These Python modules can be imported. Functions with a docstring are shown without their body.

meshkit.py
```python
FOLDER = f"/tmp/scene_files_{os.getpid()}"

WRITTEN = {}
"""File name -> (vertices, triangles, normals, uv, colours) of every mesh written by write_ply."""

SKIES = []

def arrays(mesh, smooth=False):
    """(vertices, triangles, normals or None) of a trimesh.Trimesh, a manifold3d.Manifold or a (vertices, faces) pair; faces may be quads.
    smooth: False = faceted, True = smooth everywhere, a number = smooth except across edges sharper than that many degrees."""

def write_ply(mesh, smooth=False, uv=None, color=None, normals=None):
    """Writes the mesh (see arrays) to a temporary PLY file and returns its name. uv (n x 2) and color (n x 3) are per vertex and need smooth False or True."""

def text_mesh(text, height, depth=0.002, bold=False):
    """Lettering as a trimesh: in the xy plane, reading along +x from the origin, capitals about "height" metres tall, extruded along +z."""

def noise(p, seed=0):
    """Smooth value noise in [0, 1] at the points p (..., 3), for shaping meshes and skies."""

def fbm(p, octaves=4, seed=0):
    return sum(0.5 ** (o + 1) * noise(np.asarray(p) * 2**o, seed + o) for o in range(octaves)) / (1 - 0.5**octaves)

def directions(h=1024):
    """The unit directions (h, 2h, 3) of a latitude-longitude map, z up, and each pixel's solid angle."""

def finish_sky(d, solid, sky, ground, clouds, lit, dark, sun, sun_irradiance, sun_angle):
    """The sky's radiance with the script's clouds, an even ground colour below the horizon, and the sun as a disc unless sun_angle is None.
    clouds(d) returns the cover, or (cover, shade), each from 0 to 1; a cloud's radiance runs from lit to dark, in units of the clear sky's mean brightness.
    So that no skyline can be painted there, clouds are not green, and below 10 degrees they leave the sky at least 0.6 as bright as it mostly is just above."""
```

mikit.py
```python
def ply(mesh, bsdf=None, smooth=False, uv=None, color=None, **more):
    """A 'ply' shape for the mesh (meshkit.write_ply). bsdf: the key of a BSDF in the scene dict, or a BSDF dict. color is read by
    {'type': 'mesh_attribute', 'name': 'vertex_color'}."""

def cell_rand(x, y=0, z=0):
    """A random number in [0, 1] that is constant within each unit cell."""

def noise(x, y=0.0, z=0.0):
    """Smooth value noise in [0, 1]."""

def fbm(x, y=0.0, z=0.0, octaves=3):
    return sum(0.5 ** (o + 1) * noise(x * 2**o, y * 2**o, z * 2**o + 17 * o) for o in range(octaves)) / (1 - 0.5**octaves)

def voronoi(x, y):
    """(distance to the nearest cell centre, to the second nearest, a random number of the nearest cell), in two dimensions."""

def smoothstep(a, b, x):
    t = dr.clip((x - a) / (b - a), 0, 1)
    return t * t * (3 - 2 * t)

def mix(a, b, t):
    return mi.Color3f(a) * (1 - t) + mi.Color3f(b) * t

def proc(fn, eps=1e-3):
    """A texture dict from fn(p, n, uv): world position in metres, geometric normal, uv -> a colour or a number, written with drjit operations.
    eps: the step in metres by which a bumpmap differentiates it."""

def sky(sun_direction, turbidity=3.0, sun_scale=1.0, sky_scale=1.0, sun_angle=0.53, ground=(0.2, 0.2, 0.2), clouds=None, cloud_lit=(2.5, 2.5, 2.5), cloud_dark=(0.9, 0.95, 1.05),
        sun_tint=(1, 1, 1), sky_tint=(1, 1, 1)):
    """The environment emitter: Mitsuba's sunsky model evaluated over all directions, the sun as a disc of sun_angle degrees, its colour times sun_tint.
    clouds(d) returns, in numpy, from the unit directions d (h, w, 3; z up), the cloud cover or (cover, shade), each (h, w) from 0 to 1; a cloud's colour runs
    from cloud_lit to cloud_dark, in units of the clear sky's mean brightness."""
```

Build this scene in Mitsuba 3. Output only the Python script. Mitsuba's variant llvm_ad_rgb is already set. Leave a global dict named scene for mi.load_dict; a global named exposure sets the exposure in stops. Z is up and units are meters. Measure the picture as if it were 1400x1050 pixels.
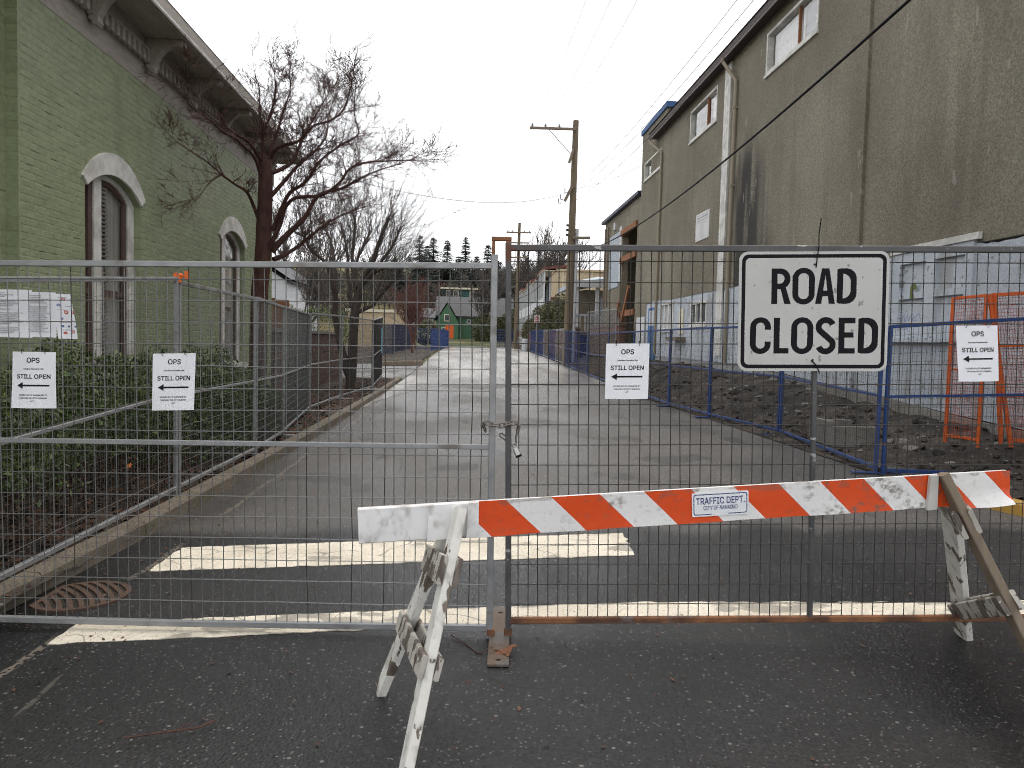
import math, random
import numpy as np, trimesh, drjit as dr, mitsuba as mi
import mikit, meshkit
from mikit import proc, noise, fbm, voronoi, cell_rand, smoothstep, mix
from shapely.geometry import Polygon, box as sbox, LineString, Point
from shapely.ops import unary_union
from shapely import affinity

rng = np.random.default_rng(7)
random.seed(7)
T = mi.ScalarTransform4f
scene, labels = {}, {}

# ------------------------------------------------------------------ camera, sky, exposure
CAM_H = 1.55
scene['camera'] = {'type': 'perspective', 'fov': 67.38, 'fov_axis': 'x', 'near_clip': 0.05, 'far_clip': 2000.0,
    'to_world': T().look_at(origin=[0, 0, CAM_H], target=[0.05932793, 0.99669626, CAM_H - 0.05546851], up=[-0.02364777, 0.05695407, 0.9980967])}
scene['sky'] = mikit.sky([0.25, 0.15, 1.0], turbidity=4, sun_scale=0.15, sun_angle=25, clouds=lambda d: 1.0,
                         cloud_lit=(2.5, 2.52, 2.56), sky_tint=(1, 1, 1))
exposure = 2.2

# ------------------------------------------------------------------ materials
def C(*c): return mi.Color3f(*c)
def sp(p): return p.x, p.y, p.z

def mat(name, color, rough=0.7, metallic=0.0, spec=0.5, bump=None, scale=0.004, eps=1e-3, clear=0.0):
    b = {'type': 'principled', 'roughness': proc(rough) if callable(rough) else float(rough), 'metallic': float(metallic), 'specular': float(spec)}
    b['base_color'] = proc(color) if callable(color) else {'type': 'rgb', 'value': list(map(float, color))}
    if clear: b['clearcoat'] = float(clear); b['clearcoat_gloss'] = 0.9
    if bump is not None: b = {'type': 'bumpmap', 'arbitrary': proc(bump, eps), 'scale': float(scale), 'bsdf': b}
    scene[name] = {'type': 'twosided', 'bsdf': b}

def f_asphalt(p, n, uv):
    x, y, z = sp(p)
    d1, d2, r = voronoi(x * 95, y * 95)
    e1, e2, q = voronoi(x * 38 + 7, y * 38)
    base = mix((0.0105, 0.0107, 0.0120), (0.0225, 0.0224, 0.0230), fbm(x * 1.3, y * 0.9, 0.0, 4))
    base = base * (0.62 + 0.76 * r)
    st = smoothstep(0.955, 0.985, r) * (1 - smoothstep(0.25, 0.5, d1))
    base = mix(base, (0.24, 0.235, 0.225), st * 0.6)
    st2 = smoothstep(0.985, 0.99, q) * (1 - smoothstep(0.22, 0.34, e1))
    base = mix(base, (0.24, 0.23, 0.22), st2 * 0.6)
    old_sheen = smoothstep(6.1, 6.5, y + 0.25 * noise(x * 2.1, y * 2))
    base = mix(base, base * 2.0 + C(0.056, 0.050, 0.0435), old_sheen)  # older browner asphalt, with the sky's grazing sheen painted in beyond the gate
    tr = smoothstep(0.52, 0.7, fbm(x * 2.2 + 4, y * 0.25, 3.0, 4)) * old_sheen
    base = mix(base, C(0.07, 0.062, 0.055), tr * 0.35)
    damp = smoothstep(0.36, 0.60, fbm(x * 0.8, y * 0.35, 1.0, 4))
    base = base * (1 - 0.22 * damp)
    k1, k2, kr = voronoi(x * 0.55 + 0.5 * noise(x * 2.3, y * 2.3), y * 0.35 + 0.5 * noise(x * 2.3 + 7, y * 2.3))
    crk = (1 - smoothstep(0.004, 0.012, k2 - k1)) * smoothstep(0.45, 0.6, noise(x * 1.3 + 3, y * 1.1, 8.0))
    base = mix(base, (0.008, 0.008, 0.008), crk * 0.7)
    oil = smoothstep(0.64, 0.74, fbm(x * 1.9 + 11, y * 1.5, 6.0, 4))
    base = mix(base, (0.010, 0.010, 0.010), oil * 0.45)
    # pale tar seam with worn edges, and leaf dust along the kerb with its own grain
    sx = x + 2.11 + 0.05 * (noise(y * 3.0, 2.0) - 0.5)
    seam = (1 - smoothstep(0.012, 0.03, dr.abs(sx))) * smoothstep(0.35, 0.5, noise(y * 1.7, 5.0)) * smoothstep(0.3, 0.5, noise(x * 60, y * 60))
    base = mix(base, (0.20, 0.17, 0.14), seam * 0.7)
    s2 = x + 1.80 - 0.25 * (y - 2.75) * 0 + 0.06 * (noise(y * 4, 9.0) - 0.5)
    scr = (1 - smoothstep(0.006, 0.018, dr.abs(s2))) * smoothstep(0.40, 0.6, noise(x * 35, y * 14, 4.0)) * (1 - smoothstep(3.75, 3.85, y))
    return mix(base, (0.11, 0.10, 0.09), scr * 0.55)

def f_wet(p, n, uv):
    x, y, z = sp(p)
    w = smoothstep(0.36, 0.60, fbm(x * 0.8, y * 0.35, 1.0, 4))
    return 0.52 - 0.27 * w
def b_asphalt(p, n, uv):
    x, y, z = sp(p)
    d1, d2, r = voronoi(x * 70, y * 70)
    return (1 - d1) * (0.4 + r)
mat('m_asphalt', f_asphalt, f_wet, spec=0.42, bump=b_asphalt, scale=0.0035, eps=2e-3)

def f_concroad(p, n, uv):
    x, y, z = sp(p)
    a = fbm(x * 0.9, y * 0.22, 0.0, 4)
    c = mix((0.145, 0.137, 0.127), (0.30, 0.293, 0.28), smoothstep(0.25, 0.72, a))
    c = c * (0.8 + 0.35 * fbm(x * 9, y * 5, 2.0, 3))
    d = smoothstep(0.55, 0.75, fbm(x * 0.5 + 9, y * 0.12, 4.0, 3)) * smoothstep(0.3, 0.6, noise(x * 8, y * 4))
    return mix(c, (0.17, 0.15, 0.13), d * 0.6)
def f_concwet(p, n, uv):
    x, y, z = sp(p)
    return 0.46 - 0.24 * smoothstep(0.32, 0.56, fbm(x * 0.7 + 3, y * 0.2, 1.0, 3))
mat('m_concroad', f_concroad, f_concwet, spec=0.5)

def f_conc(p, n, uv):
    x, y, z = sp(p)
    a = fbm(x * 6, y * 6, z * 6, 4)
    c = mix((0.070, 0.058, 0.045), (0.170, 0.146, 0.115), a)
    c = c * (0.75 + 0.5 * noise(x * 70, y * 70, z * 70))
    m = smoothstep(0.5, 0.68, fbm(x * 2.3 + 5, y * 2.3, z * 9, 4))
    return mix(c, (0.075, 0.075, 0.04), m * 0.6)
mat('m_kerb', f_conc, 0.75, bump=lambda p, n, uv: fbm(p.x * 40, p.y * 40, p.z * 40, 3), scale=0.004, eps=3e-3)

def f_greyconc(p, n, uv):
    x, y, z = sp(p)
    a = fbm(x * 3, y * 3, z * 3, 4)
    c = mix((0.12, 0.11, 0.10), (0.27, 0.255, 0.235), a)
    return c * (0.8 + 0.4 * noise(x * 60, y * 60, z * 60))
mat('m_greyconc', f_greyconc, 0.85)

def f_paintstripe(p, n, uv):
    x, y, z = sp(p)
    a = fbm(x * 5, y * 5, 1.0, 4)
    c = mix((0.55, 0.50, 0.40), (0.78, 0.73, 0.62), a)
    d1, d2, r = voronoi(x * 85, y * 85)
    c = c * (0.86 + 0.22 * r)
    pit = smoothstep(0.93, 0.96, r) * (1 - smoothstep(0.25, 0.45, d1))
    c = mix(c, (0.12, 0.115, 0.11), pit * 0.9)
    w = smoothstep(0.60, 0.66, fbm(x * 3.1 + 3, y * 7, 7.0, 5))
    c = mix(c, (0.10, 0.095, 0.09), w * 0.55)
    g1, g2, k = voronoi(x * 0.9 + 0.35 * noise(x * 5, y * 5), y * 0.9 + 0.35 * noise(x * 5 + 9, y * 5))
    cr = 1 - smoothstep(0.006, 0.016, g2 - g1)
    return mix(c, (0.09, 0.085, 0.08), cr * 0.6 * smoothstep(0.45, 0.6, noise(x * 1.7, y * 1.7, 3.0)))
mat('m_stripe', f_paintstripe, 0.6, bump=lambda p, n, uv: noise(p.x * 90, p.y * 90), scale=0.002, eps=2e-3)

def f_soil(p, n, uv):
    x, y, z = sp(p)
    a = fbm(x * 2.2, y * 2.2, z * 2.2, 5)
    c = mix((0.018, 0.0145, 0.012), (0.066, 0.053, 0.043), smoothstep(0.25, 0.75, a))
    d1, d2, r = voronoi(x * 21, y * 21)
    c = c * (0.7 + 0.6 * r)
    s = smoothstep(0.96, 0.975, r) * (1 - smoothstep(0.2, 0.4, d1))
    return mix(c, (0.22, 0.19, 0.16), s * 0.8)
mat('m_soil', f_soil, 0.85, bump=lambda p, n, uv: fbm(p.x * 14, p.y * 14, p.z * 14, 4), scale=0.05, eps=4e-3)
def f_hill(p, n, uv):
    x, y, z = sp(p)
    a = fbm(x * 0.25, y * 0.25, 0.0, 4)
    return mix((0.035, 0.045, 0.018), (0.13, 0.105, 0.05), smoothstep(0.3, 0.7, a)) * (0.7 + 0.6 * noise(x * 3, y * 3))
mat('m_hill', f_hill, 0.95)

def f_green(p, n, uv):
    x, y, z = sp(p)
    a = fbm(y * 1.1, z * 1.1, x, 4)
    c = mix((0.185, 0.220, 0.125), (0.240, 0.275, 0.165), a)
    c = c * (0.84 + 0.32 * fbm(y * 22, z * 30, x * 20, 3)) * (0.93 + 0.14 * cell_rand(y * 4.67, (z - 0.215) / 0.076, x))
    s = smoothstep(0.55, 0.8, fbm(y * 3.0, z * 0.5, 7.0, 4))
    c = mix(c, (0.165, 0.182, 0.108), s * 0.5)
    kz = (z - 0.215) / 0.076 + 0.5; fz = dr.abs(kz - dr.floor(kz) - 0.5)
    gap = (1 - smoothstep(0.05, 0.09, fz)) * smoothstep(0.955, 0.965, cell_rand(y * 8.5 + 0.35 * noise(y * 9, z * 9), kz, 3)) * smoothstep(0.35, 0.5, noise(y * 0.9, z * 0.9, 2.0))
    c = mix(c, (0.030, 0.036, 0.024), gap * 0.85)
    ch = smoothstep(0.80, 0.84, fbm(y * 17, z * 24, 3.0, 3))
    return mix(c, (0.24, 0.24, 0.20), ch * 0.7)
mat('m_green', f_green, 0.55, bump=lambda p, n, uv: fbm(p.x * 30, p.y * 30, p.z * 30, 3), scale=0.006, eps=3e-3)

def f_white(p, n, uv):
    x, y, z = sp(p)
    a = fbm(x * 4, y * 4, z * 4, 4)
    c = mix((0.44, 0.43, 0.40), (0.62, 0.61, 0.58), smoothstep(0.3, 0.65, a))
    return c * (0.88 + 0.2 * noise(x * 45, y * 45, z * 20))
mat('m_white', f_white, 0.55)
def f_cornice(p, n, uv):
    x, y, z = sp(p)
    a = fbm(x * 5, y * 2, z * 5, 4)
    c = mix((0.24, 0.215, 0.19), (0.35, 0.315, 0.28), a)
    return c * (0.85 + 0.3 * noise(x * 40, y * 12, z * 40))
mat('m_cornice', f_cornice, 0.6)
mat('m_brown', lambda p, n, uv: mix((0.05, 0.028, 0.022), (0.09, 0.052, 0.04), fbm(p.x * 6, p.y * 6, p.z * 3, 3)), 0.5)
mat('m_blind', (0.40, 0.395, 0.38), 0.6)
mat('m_dark', (0.012, 0.012, 0.013), 0.9)
mat('m_curtain', lambda p, n, uv: mix((0.22, 0.22, 0.20), (0.36, 0.36, 0.33), noise(p.x * 9, p.y * 38)), 0.9)
scene['m_glass'] = {'type': 'thindielectric', 'int_ior': 1.5}

def f_stucco(p, n, uv):
    x, y, z = sp(p)
    a = fbm(y * 0.5, z * 0.5, x, 4)
    c = mix((0.165, 0.146, 0.112), (0.232, 0.210, 0.166), smoothstep(0.25, 0.75, a))
    d1, d2, r = voronoi(y * 44 + 0.5 * z, z * 44 + x * 44)
    c = c * (0.74 + 0.52 * r)
    c = c * (0.8 + 0.4 * noise(y * 120, z * 120, x * 120))
    # damp streaks: run down the wall, broken up by the grain of the dash
    st = smoothstep(0.52, 0.72, fbm(y * 2.3 + 3.7, z * 0.22, 1.0, 4))
    c = mix(c, (0.115, 0.098, 0.072), st * 0.28)
    soot = smoothstep(17.9, 19.3, y + 0.9 * (noise(y * 3, z * 0.8) - 0.5)) * (1 - smoothstep(20.4, 20.95, y + 0.5 * (noise(y * 5, z * 1.2) - 0.5)))
    soot = soot * smoothstep(0.1, 0.6, noise(y * 5, z * 0.9, 3.0) + 0.3 * noise(y * 40, z * 40))
    lay = (1 - smoothstep(5.9, 7.6, z + 1.2 * (noise(y * 2.3, z) - 0.5)))
    c = mix(c, (0.034, 0.031, 0.029), soot * lay * 0.95)
    s2 = smoothstep(10.6, 11.0, y + noise(y * 3 + 5, z * 0.7)) * (1 - smoothstep(12.7, 13.6, y + noise(y * 4, z * 0.9)))
    c = mix(c, (0.10, 0.085, 0.065), s2 * 0.32 * smoothstep(0.3, 0.6, fbm(y * 4, z * 0.8, 5.0, 3)))
    w = smoothstep(0.80, 0.84, fbm(y * 6, z * 2.0, 8.0, 4))
    return mix(c, (0.34, 0.32, 0.28), w * 0.5)
def b_stucco(p, n, uv):
    d1, d2, r = voronoi(p.y * 38, p.z * 38 + p.x * 38)
    return (1 - d1) * (0.5 + r) + 0.7 * noise(p.y * 60, p.z * 60, p.x * 60)
mat('m_stucco', f_stucco, 0.9, bump=b_stucco, scale=0.008, eps=4e-3)

def f_bluewhite(p, n, uv):
    x, y, z = sp(p)
    a = fbm(y * 1.5, z * 1.5, x, 4)
    c = mix((0.33, 0.365, 0.41), (0.49, 0.525, 0.57), a)
    c = c * (0.84 + 0.3 * noise(y * 50, z * 50, x * 50))
    d = smoothstep(0.56, 0.72, fbm(y * 4, z * 1.1, 3.0, 5))
    c = mix(c, (0.20, 0.19, 0.18), d * 0.55)
    g = smoothstep(0.72, 0.78, fbm(y * 9, z * 9, 2.0, 4))
    return mix(c, (0.10, 0.09, 0.085), g * 0.6)
mat('m_bluewhite', f_bluewhite, 0.8, bump=b_stucco, scale=0.012, eps=4e-3)
mat('m_siding', f_bluewhite, 0.65)

def f_galv(p, n, uv):
    x, y, z = sp(p)
    a = fbm(x * 14, y * 14, z * 14, 4)
    c = mix((0.22, 0.226, 0.235), (0.38, 0.388, 0.40), a)
    d = smoothstep(0.60, 0.75, fbm(x * 5 + 3, y * 5, z * 11, 4))
    return mix(c, (0.16, 0.14, 0.12), d * 0.7)
mat('m_galv', f_galv, 0.48, metallic=0.55, spec=0.5)
mat('m_wire', (0.21, 0.215, 0.22), 0.4, metallic=0.7)
mat('m_darkwire', (0.05, 0.048, 0.047), 0.55, metallic=0.3, spec=0.3)
def f_darksteel(p, n, uv):
    x, y, z = sp(p)
    a = fbm(x * 9, y * 9, z * 9, 4)
    c = mix((0.06, 0.06, 0.064), (0.125, 0.125, 0.13), a)
    w = smoothstep(0.70, 0.75, fbm(x * 17, y * 17, z * 30, 4))
    c = mix(c, (0.5, 0.5, 0.5), w * 0.7)
    r = smoothstep(0.42, 0.62, fbm(x * 8 + 2, y * 8, z * 8, 4)) * smoothstep(0.0, 0.22, 0.33 - dr.abs(x - 0.05) - 2.2 * dr.maximum(1.98 - z, 0))
    return mix(c, (0.13, 0.05, 0.025), r)
mat('m_darksteel', f_darksteel, 0.5, metallic=0.4)
def f_rust(p, n, uv):
    x, y, z = sp(p)
    a = fbm(x * 11, y * 11, z * 11, 4)
    c = mix((0.085, 0.038, 0.022), (0.24, 0.105, 0.045), smoothstep(0.3, 0.7, a))
    w = smoothstep(0.66, 0.72, fbm(x * 7, y * 7, z * 7, 4))
    return mix(c * (0.8 + 0.4 * noise(x * 150, y * 150, z * 150)), (0.12, 0.11, 0.11), w * 0.7)
mat('m_rust', f_rust, 0.75, bump=lambda p, n, uv: fbm(p.x * 90, p.y * 90, p.z * 90, 3), scale=0.001)
def f_plate(p, n, uv):
    x, y, z = sp(p)
    a = fbm(x * 12, y * 12, 1.0, 4)
    c = mix((0.055, 0.037, 0.027), (0.135, 0.095, 0.066), a)
    g = smoothstep(0.50, 0.58, fbm(x * 9 + 4, y * 9, 4.0, 3))
    return mix(c, (0.10, 0.097, 0.095), g * 0.7) * (0.85 + 0.3 * noise(x * 200, y * 200))
mat('m_rustdark', lambda p, n, uv: mix((0.035, 0.022, 0.016), (0.105, 0.062, 0.042), fbm(p.x * 15, p.y * 15, p.z * 15, 4)), 0.75)
mat('m_plate', f_plate, 0.6)
def f_blue(p, n, uv):
    x, y, z = sp(p)
    c = mix((0.010, 0.030, 0.115), (0.018, 0.055, 0.19), fbm(x * 8, y * 8, z * 8, 3))
    r = smoothstep(0.68, 0.74, fbm(x * 13, y * 13, z * 13, 4))
    return mix(c, (0.11, 0.05, 0.03), r * 0.85)
mat('m_blue', f_blue, 0.45)
mat('m_navy', (0.012, 0.016, 0.045), 0.5)
mat('m_orange', lambda p, n, uv: mix((0.46, 0.075, 0.015), (0.62, 0.12, 0.02), fbm(p.x * 8, p.y * 8, p.z * 8, 3)), 0.5)
mat('m_orangewire', (0.40, 0.06, 0.02), 0.6)
mat('m_cap', (0.72, 0.14, 0.015), 0.45)

def peel(p, white, wood, thr, sc=9.0):
    x, y, z = sp(p)
    a = fbm(x * sc, y * sc, z * sc * 0.34, 5) + 0.05 * (noise(x * 130, y * 130, z * 60) - 0.5)
    g = noise(x * 60, y * 60, z * 9)
    wd = C(*wood) * (0.55 + 0.9 * g)
    wt = C(*white) * (0.82 + 0.28 * fbm(x * 14, y * 14, z * 14, 3))
    dirt = smoothstep(0.5, 0.75, fbm(x * 23, y * 23, z * 12, 4))
    wt = mix(wt, (0.22, 0.20, 0.17), dirt * 0.55)
    return mix(wt, wd, smoothstep(thr, thr + 0.02, a))
mat('m_oldwhite', lambda p, n, uv: peel(p, (0.66, 0.65, 0.61), (0.13, 0.105, 0.085), 0.615, 21.0), 0.6, bump=lambda p, n, uv: smoothstep(0.615, 0.635, fbm(p.x * 21, p.y * 21, p.z * 7.1, 5)) * -1 + 0.3 * noise(p.x * 60, p.y * 60, p.z * 9), scale=0.002)
mat('m_boardwhite', lambda p, n, uv: peel(p, (0.76, 0.76, 0.76), (0.30, 0.27, 0.23), 0.69, 12.0), 0.55)
mat('m_oldgrey', lambda p, n, uv: peel(p, (0.42, 0.40, 0.36), (0.12, 0.10, 0.085), 0.505, 24.0), 0.75, bump=lambda p, n, uv: noise(p.x * 50, p.y * 50, p.z * 12), scale=0.003)
mat('m_greywood', lambda p, n, uv: mix((0.11, 0.085, 0.06), (0.25, 0.20, 0.15), fbm(p.x * 30, p.y * 30, p.z * 2.5, 4)), 0.8, bump=lambda p, n, uv: noise(p.x * 90, p.y * 90, p.z * 5), scale=0.003)
mat('m_pole', lambda p, n, uv: mix((0.085, 0.062, 0.04), (0.19, 0.15, 0.10), fbm(p.x * 14, p.y * 14, p.z * 0.9, 4)), 0.85)
mat('m_cedar', lambda p, n, uv: mix((0.14, 0.055, 0.025), (0.30, 0.13, 0.06), fbm(p.x * 5, p.y * 5, p.z * 1.2, 4)), 0.8)
mat('m_palewood', lambda p, n, uv: mix((0.24, 0.17, 0.10), (0.38, 0.28, 0.18), fbm(p.x * 5, p.y * 5, p.z * 1.2, 4)), 0.8)

def f_band(p, n, uv):
    # printed diagonal sheeting: uv in metres along and up the board
    u, v = uv.x, uv.y
    k = (u + v * 0.98) / 0.3835
    k = k - dr.floor(k)
    o = (smoothstep(0.0, 0.006, k)) * (1 - smoothstep(0.52, 0.526, k))
    hon = 0.94 + 0.1 * noise(u * 260, v * 260)
    c = mix((0.70, 0.70, 0.69), (0.62, 0.064, 0.006), o) * hon
    d1, d2, r = voronoi(u * 30, v * 30)
    big = smoothstep(1.72, 1.85, u + 0.2 * noise(u * 9, v * 9)) * (1 - smoothstep(2.3, 2.5, u))
    big = dr.maximum(big, (1 - smoothstep(0.05, 0.13, dr.abs(u - 0.86) + 0.1 * noise(u * 20, v * 20))) * smoothstep(0.085, 0.11, v + 0.03 * noise(u * 33, v * 33)))
    dirt = smoothstep(0.40, 0.85, fbm(u * 48, v * 60, 3.0, 5)) * smoothstep(0.36, 0.62, fbm(u * 9, v * 13, 8.0, 3)) * big
    fine = smoothstep(0.66, 0.76, fbm(u * 40, v * 50, 6.0, 4)) * 0.5
    edge = smoothstep(0.118, 0.134, v + 0.02 * noise(u * 25, 4.0)) * smoothstep(0.45, 0.6, noise(u * 18, v * 60, 2.0)) * 0.6
    return mix(c, (0.12, 0.095, 0.075), dr.clip((dirt * 1.1 + fine * 0.4 + edge * 0.8) * (0.45 + 0.75 * noise(u * 210, v * 210)), 0, 0.75))
mat('m_band', f_band, 0.38, spec=0.5)
mat('m_sign', lambda p, n, uv: mix((0.46, 0.46, 0.45), (0.52, 0.52, 0.51), fbm(p.x * 7, p.z * 7, 1.0, 4)) * (1 - 0.5 * smoothstep(0.76, 0.79, fbm(p.x * 33, p.z * 33, 2.0, 4))), 0.42)
mat('m_black', (0.008, 0.007, 0.010), 0.6, spec=0.15)
mat('m_alu', (0.55, 0.56, 0.57), 0.35, metallic=0.8)
mat('m_platelabel', (0.70, 0.73, 0.76), 0.4)
mat('m_blueprint', (0.012, 0.016, 0.12), 0.6, spec=0.15)
mat('m_paper', lambda p, n, uv: C(0.80, 0.81, 0.86) * (0.95 + 0.07 * fbm(p.x * 12, p.z * 9, 1.0, 3)), 0.55, spec=0.3)
mat('m_print', (0.015, 0.015, 0.018), 0.7, spec=0.1)
mat('m_greyprint', (0.34, 0.34, 0.36), 0.6)
mat('m_redprint', (0.45, 0.10, 0.08), 0.6)
mat('m_blueink', (0.10, 0.14, 0.32), 0.6)
mat('m_chain', (0.22, 0.20, 0.185), 0.42, metallic=0.7)
mat('m_brass', (0.55, 0.55, 0.53), 0.25, metallic=0.9)

def f_bark(p, n, uv):
    x, y, z = sp(p)
    return mix((0.020, 0.009, 0.008), (0.110, 0.048, 0.036), fbm(x * 22, y * 22, z * 7, 4))
mat('m_bark', f_bark, 0.85, bump=lambda p, n, uv: fbm(p.x * 25, p.y * 25, p.z * 8, 4), scale=0.03, eps=4e-3)
mat('m_bark2', lambda p, n, uv: mix((0.030, 0.022, 0.020), (0.10, 0.078, 0.066), fbm(p.x * 16, p.y * 16, p.z * 5, 4)), 0.85)
mat('m_redtwig', (0.10, 0.045, 0.036), 0.9)
mat('m_greytwig', (0.085, 0.072, 0.066), 0.9)
def leafmat(name, a, b, s=7.0, rough=0.45):
    scene[name] = {'type': 'twosided', 'bsdf': {'type': 'principled', 'roughness': rough, 'specular': 0.5,
        'base_color': proc(lambda p, n, uv: mix(a, b, cell_rand(p.x * s, p.y * s, p.z * s)) * (0.6 + 0.8 * cell_rand(p.x * 40, p.y * 40, p.z * 40)))}}
leafmat('m_leaf', (0.030, 0.052, 0.018), (0.072, 0.100, 0.030))
leafmat('m_leafbright', (0.06, 0.10, 0.02), (0.11, 0.15, 0.035))
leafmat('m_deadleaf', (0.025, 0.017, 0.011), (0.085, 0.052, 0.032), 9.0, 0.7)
leafmat('m_litter', (0.035, 0.016, 0.010), (0.13, 0.060, 0.034), 9.0, 0.8)
leafmat('m_conifer', (0.028, 0.040, 0.038), (0.050, 0.066, 0.060), 0.6, 0.7)  # needles lightened to paint the distance haze into their colour
leafmat('m_wood', (0.040, 0.038, 0.032), (0.078, 0.066, 0.054), 0.5, 0.8)  # crowns lightened likewise, with the haze kept in the colour
leafmat('m_ivy', (0.030, 0.036, 0.014), (0.085, 0.078, 0.024), 3.0, 0.6)
mat('m_dryleaf', lambda p, n, uv: mix((0.11, 0.042, 0.022), (0.23, 0.10, 0.05), fbm(p.x * 60, p.y * 60, p.z * 60, 3)), 0.7)
mat('m_orangeleaf', (0.70, 0.19, 0.02), 0.6)
def f_redbrick(p, n, uv):
    x, y, z = sp(p)
    return mix((0.085, 0.042, 0.034), (0.17, 0.085, 0.065), cell_rand(y * 4.6, z * 13, x * 3)) * (0.8 + 0.4 * noise(x * 30, y * 30, z * 30))
mat('m_redbrick', f_redbrick, 0.9)
mat('m_brownbrick', lambda p, n, uv: mix((0.075, 0.048, 0.040), (0.125, 0.082, 0.068), cell_rand(p.y * 4.6, p.z * 13, p.x * 3)) * (0.8 + 0.4 * noise(p.x * 30, p.y * 30, p.z * 30)), 0.9)
for nm, col in dict(beige=(0.44, 0.35, 0.23), housewhite=(0.48, 0.49, 0.50), roofgrey=(0.075, 0.078, 0.086), greenhouse=(0.052, 0.135, 0.068), teal=(0.02, 0.085, 0.09), redbrown=(0.12, 0.040, 0.030),
                    cream=(0.60, 0.55, 0.42), bluetrim=(0.03, 0.085, 0.22), doorblue=(0.03, 0.11, 0.26), porchblue=(0.34, 0.38, 0.43), shadegrey=(0.20, 0.21, 0.22), signred=(0.42, 0.02, 0.03),
                    darkpane=(0.05, 0.06, 0.065), roomwall=(0.32, 0.30, 0.27), porchbrown=(0.21, 0.18, 0.145), yellow=(0.40, 0.24, 0.05), hiorange=(0.60, 0.10, 0.01), palegrey=(0.42, 0.43, 0.45), pipe=(0.27, 0.23, 0.17), darkroof=(0.045, 0.035, 0.032),
                    skyblue=(0.10, 0.38, 0.55), graffiti=(0.22, 0.24, 0.38), olive=(0.10, 0.12, 0.02), black2=(0.02, 0.02, 0.022)).items():
    mat('m_' + nm, col, 0.65)

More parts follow.
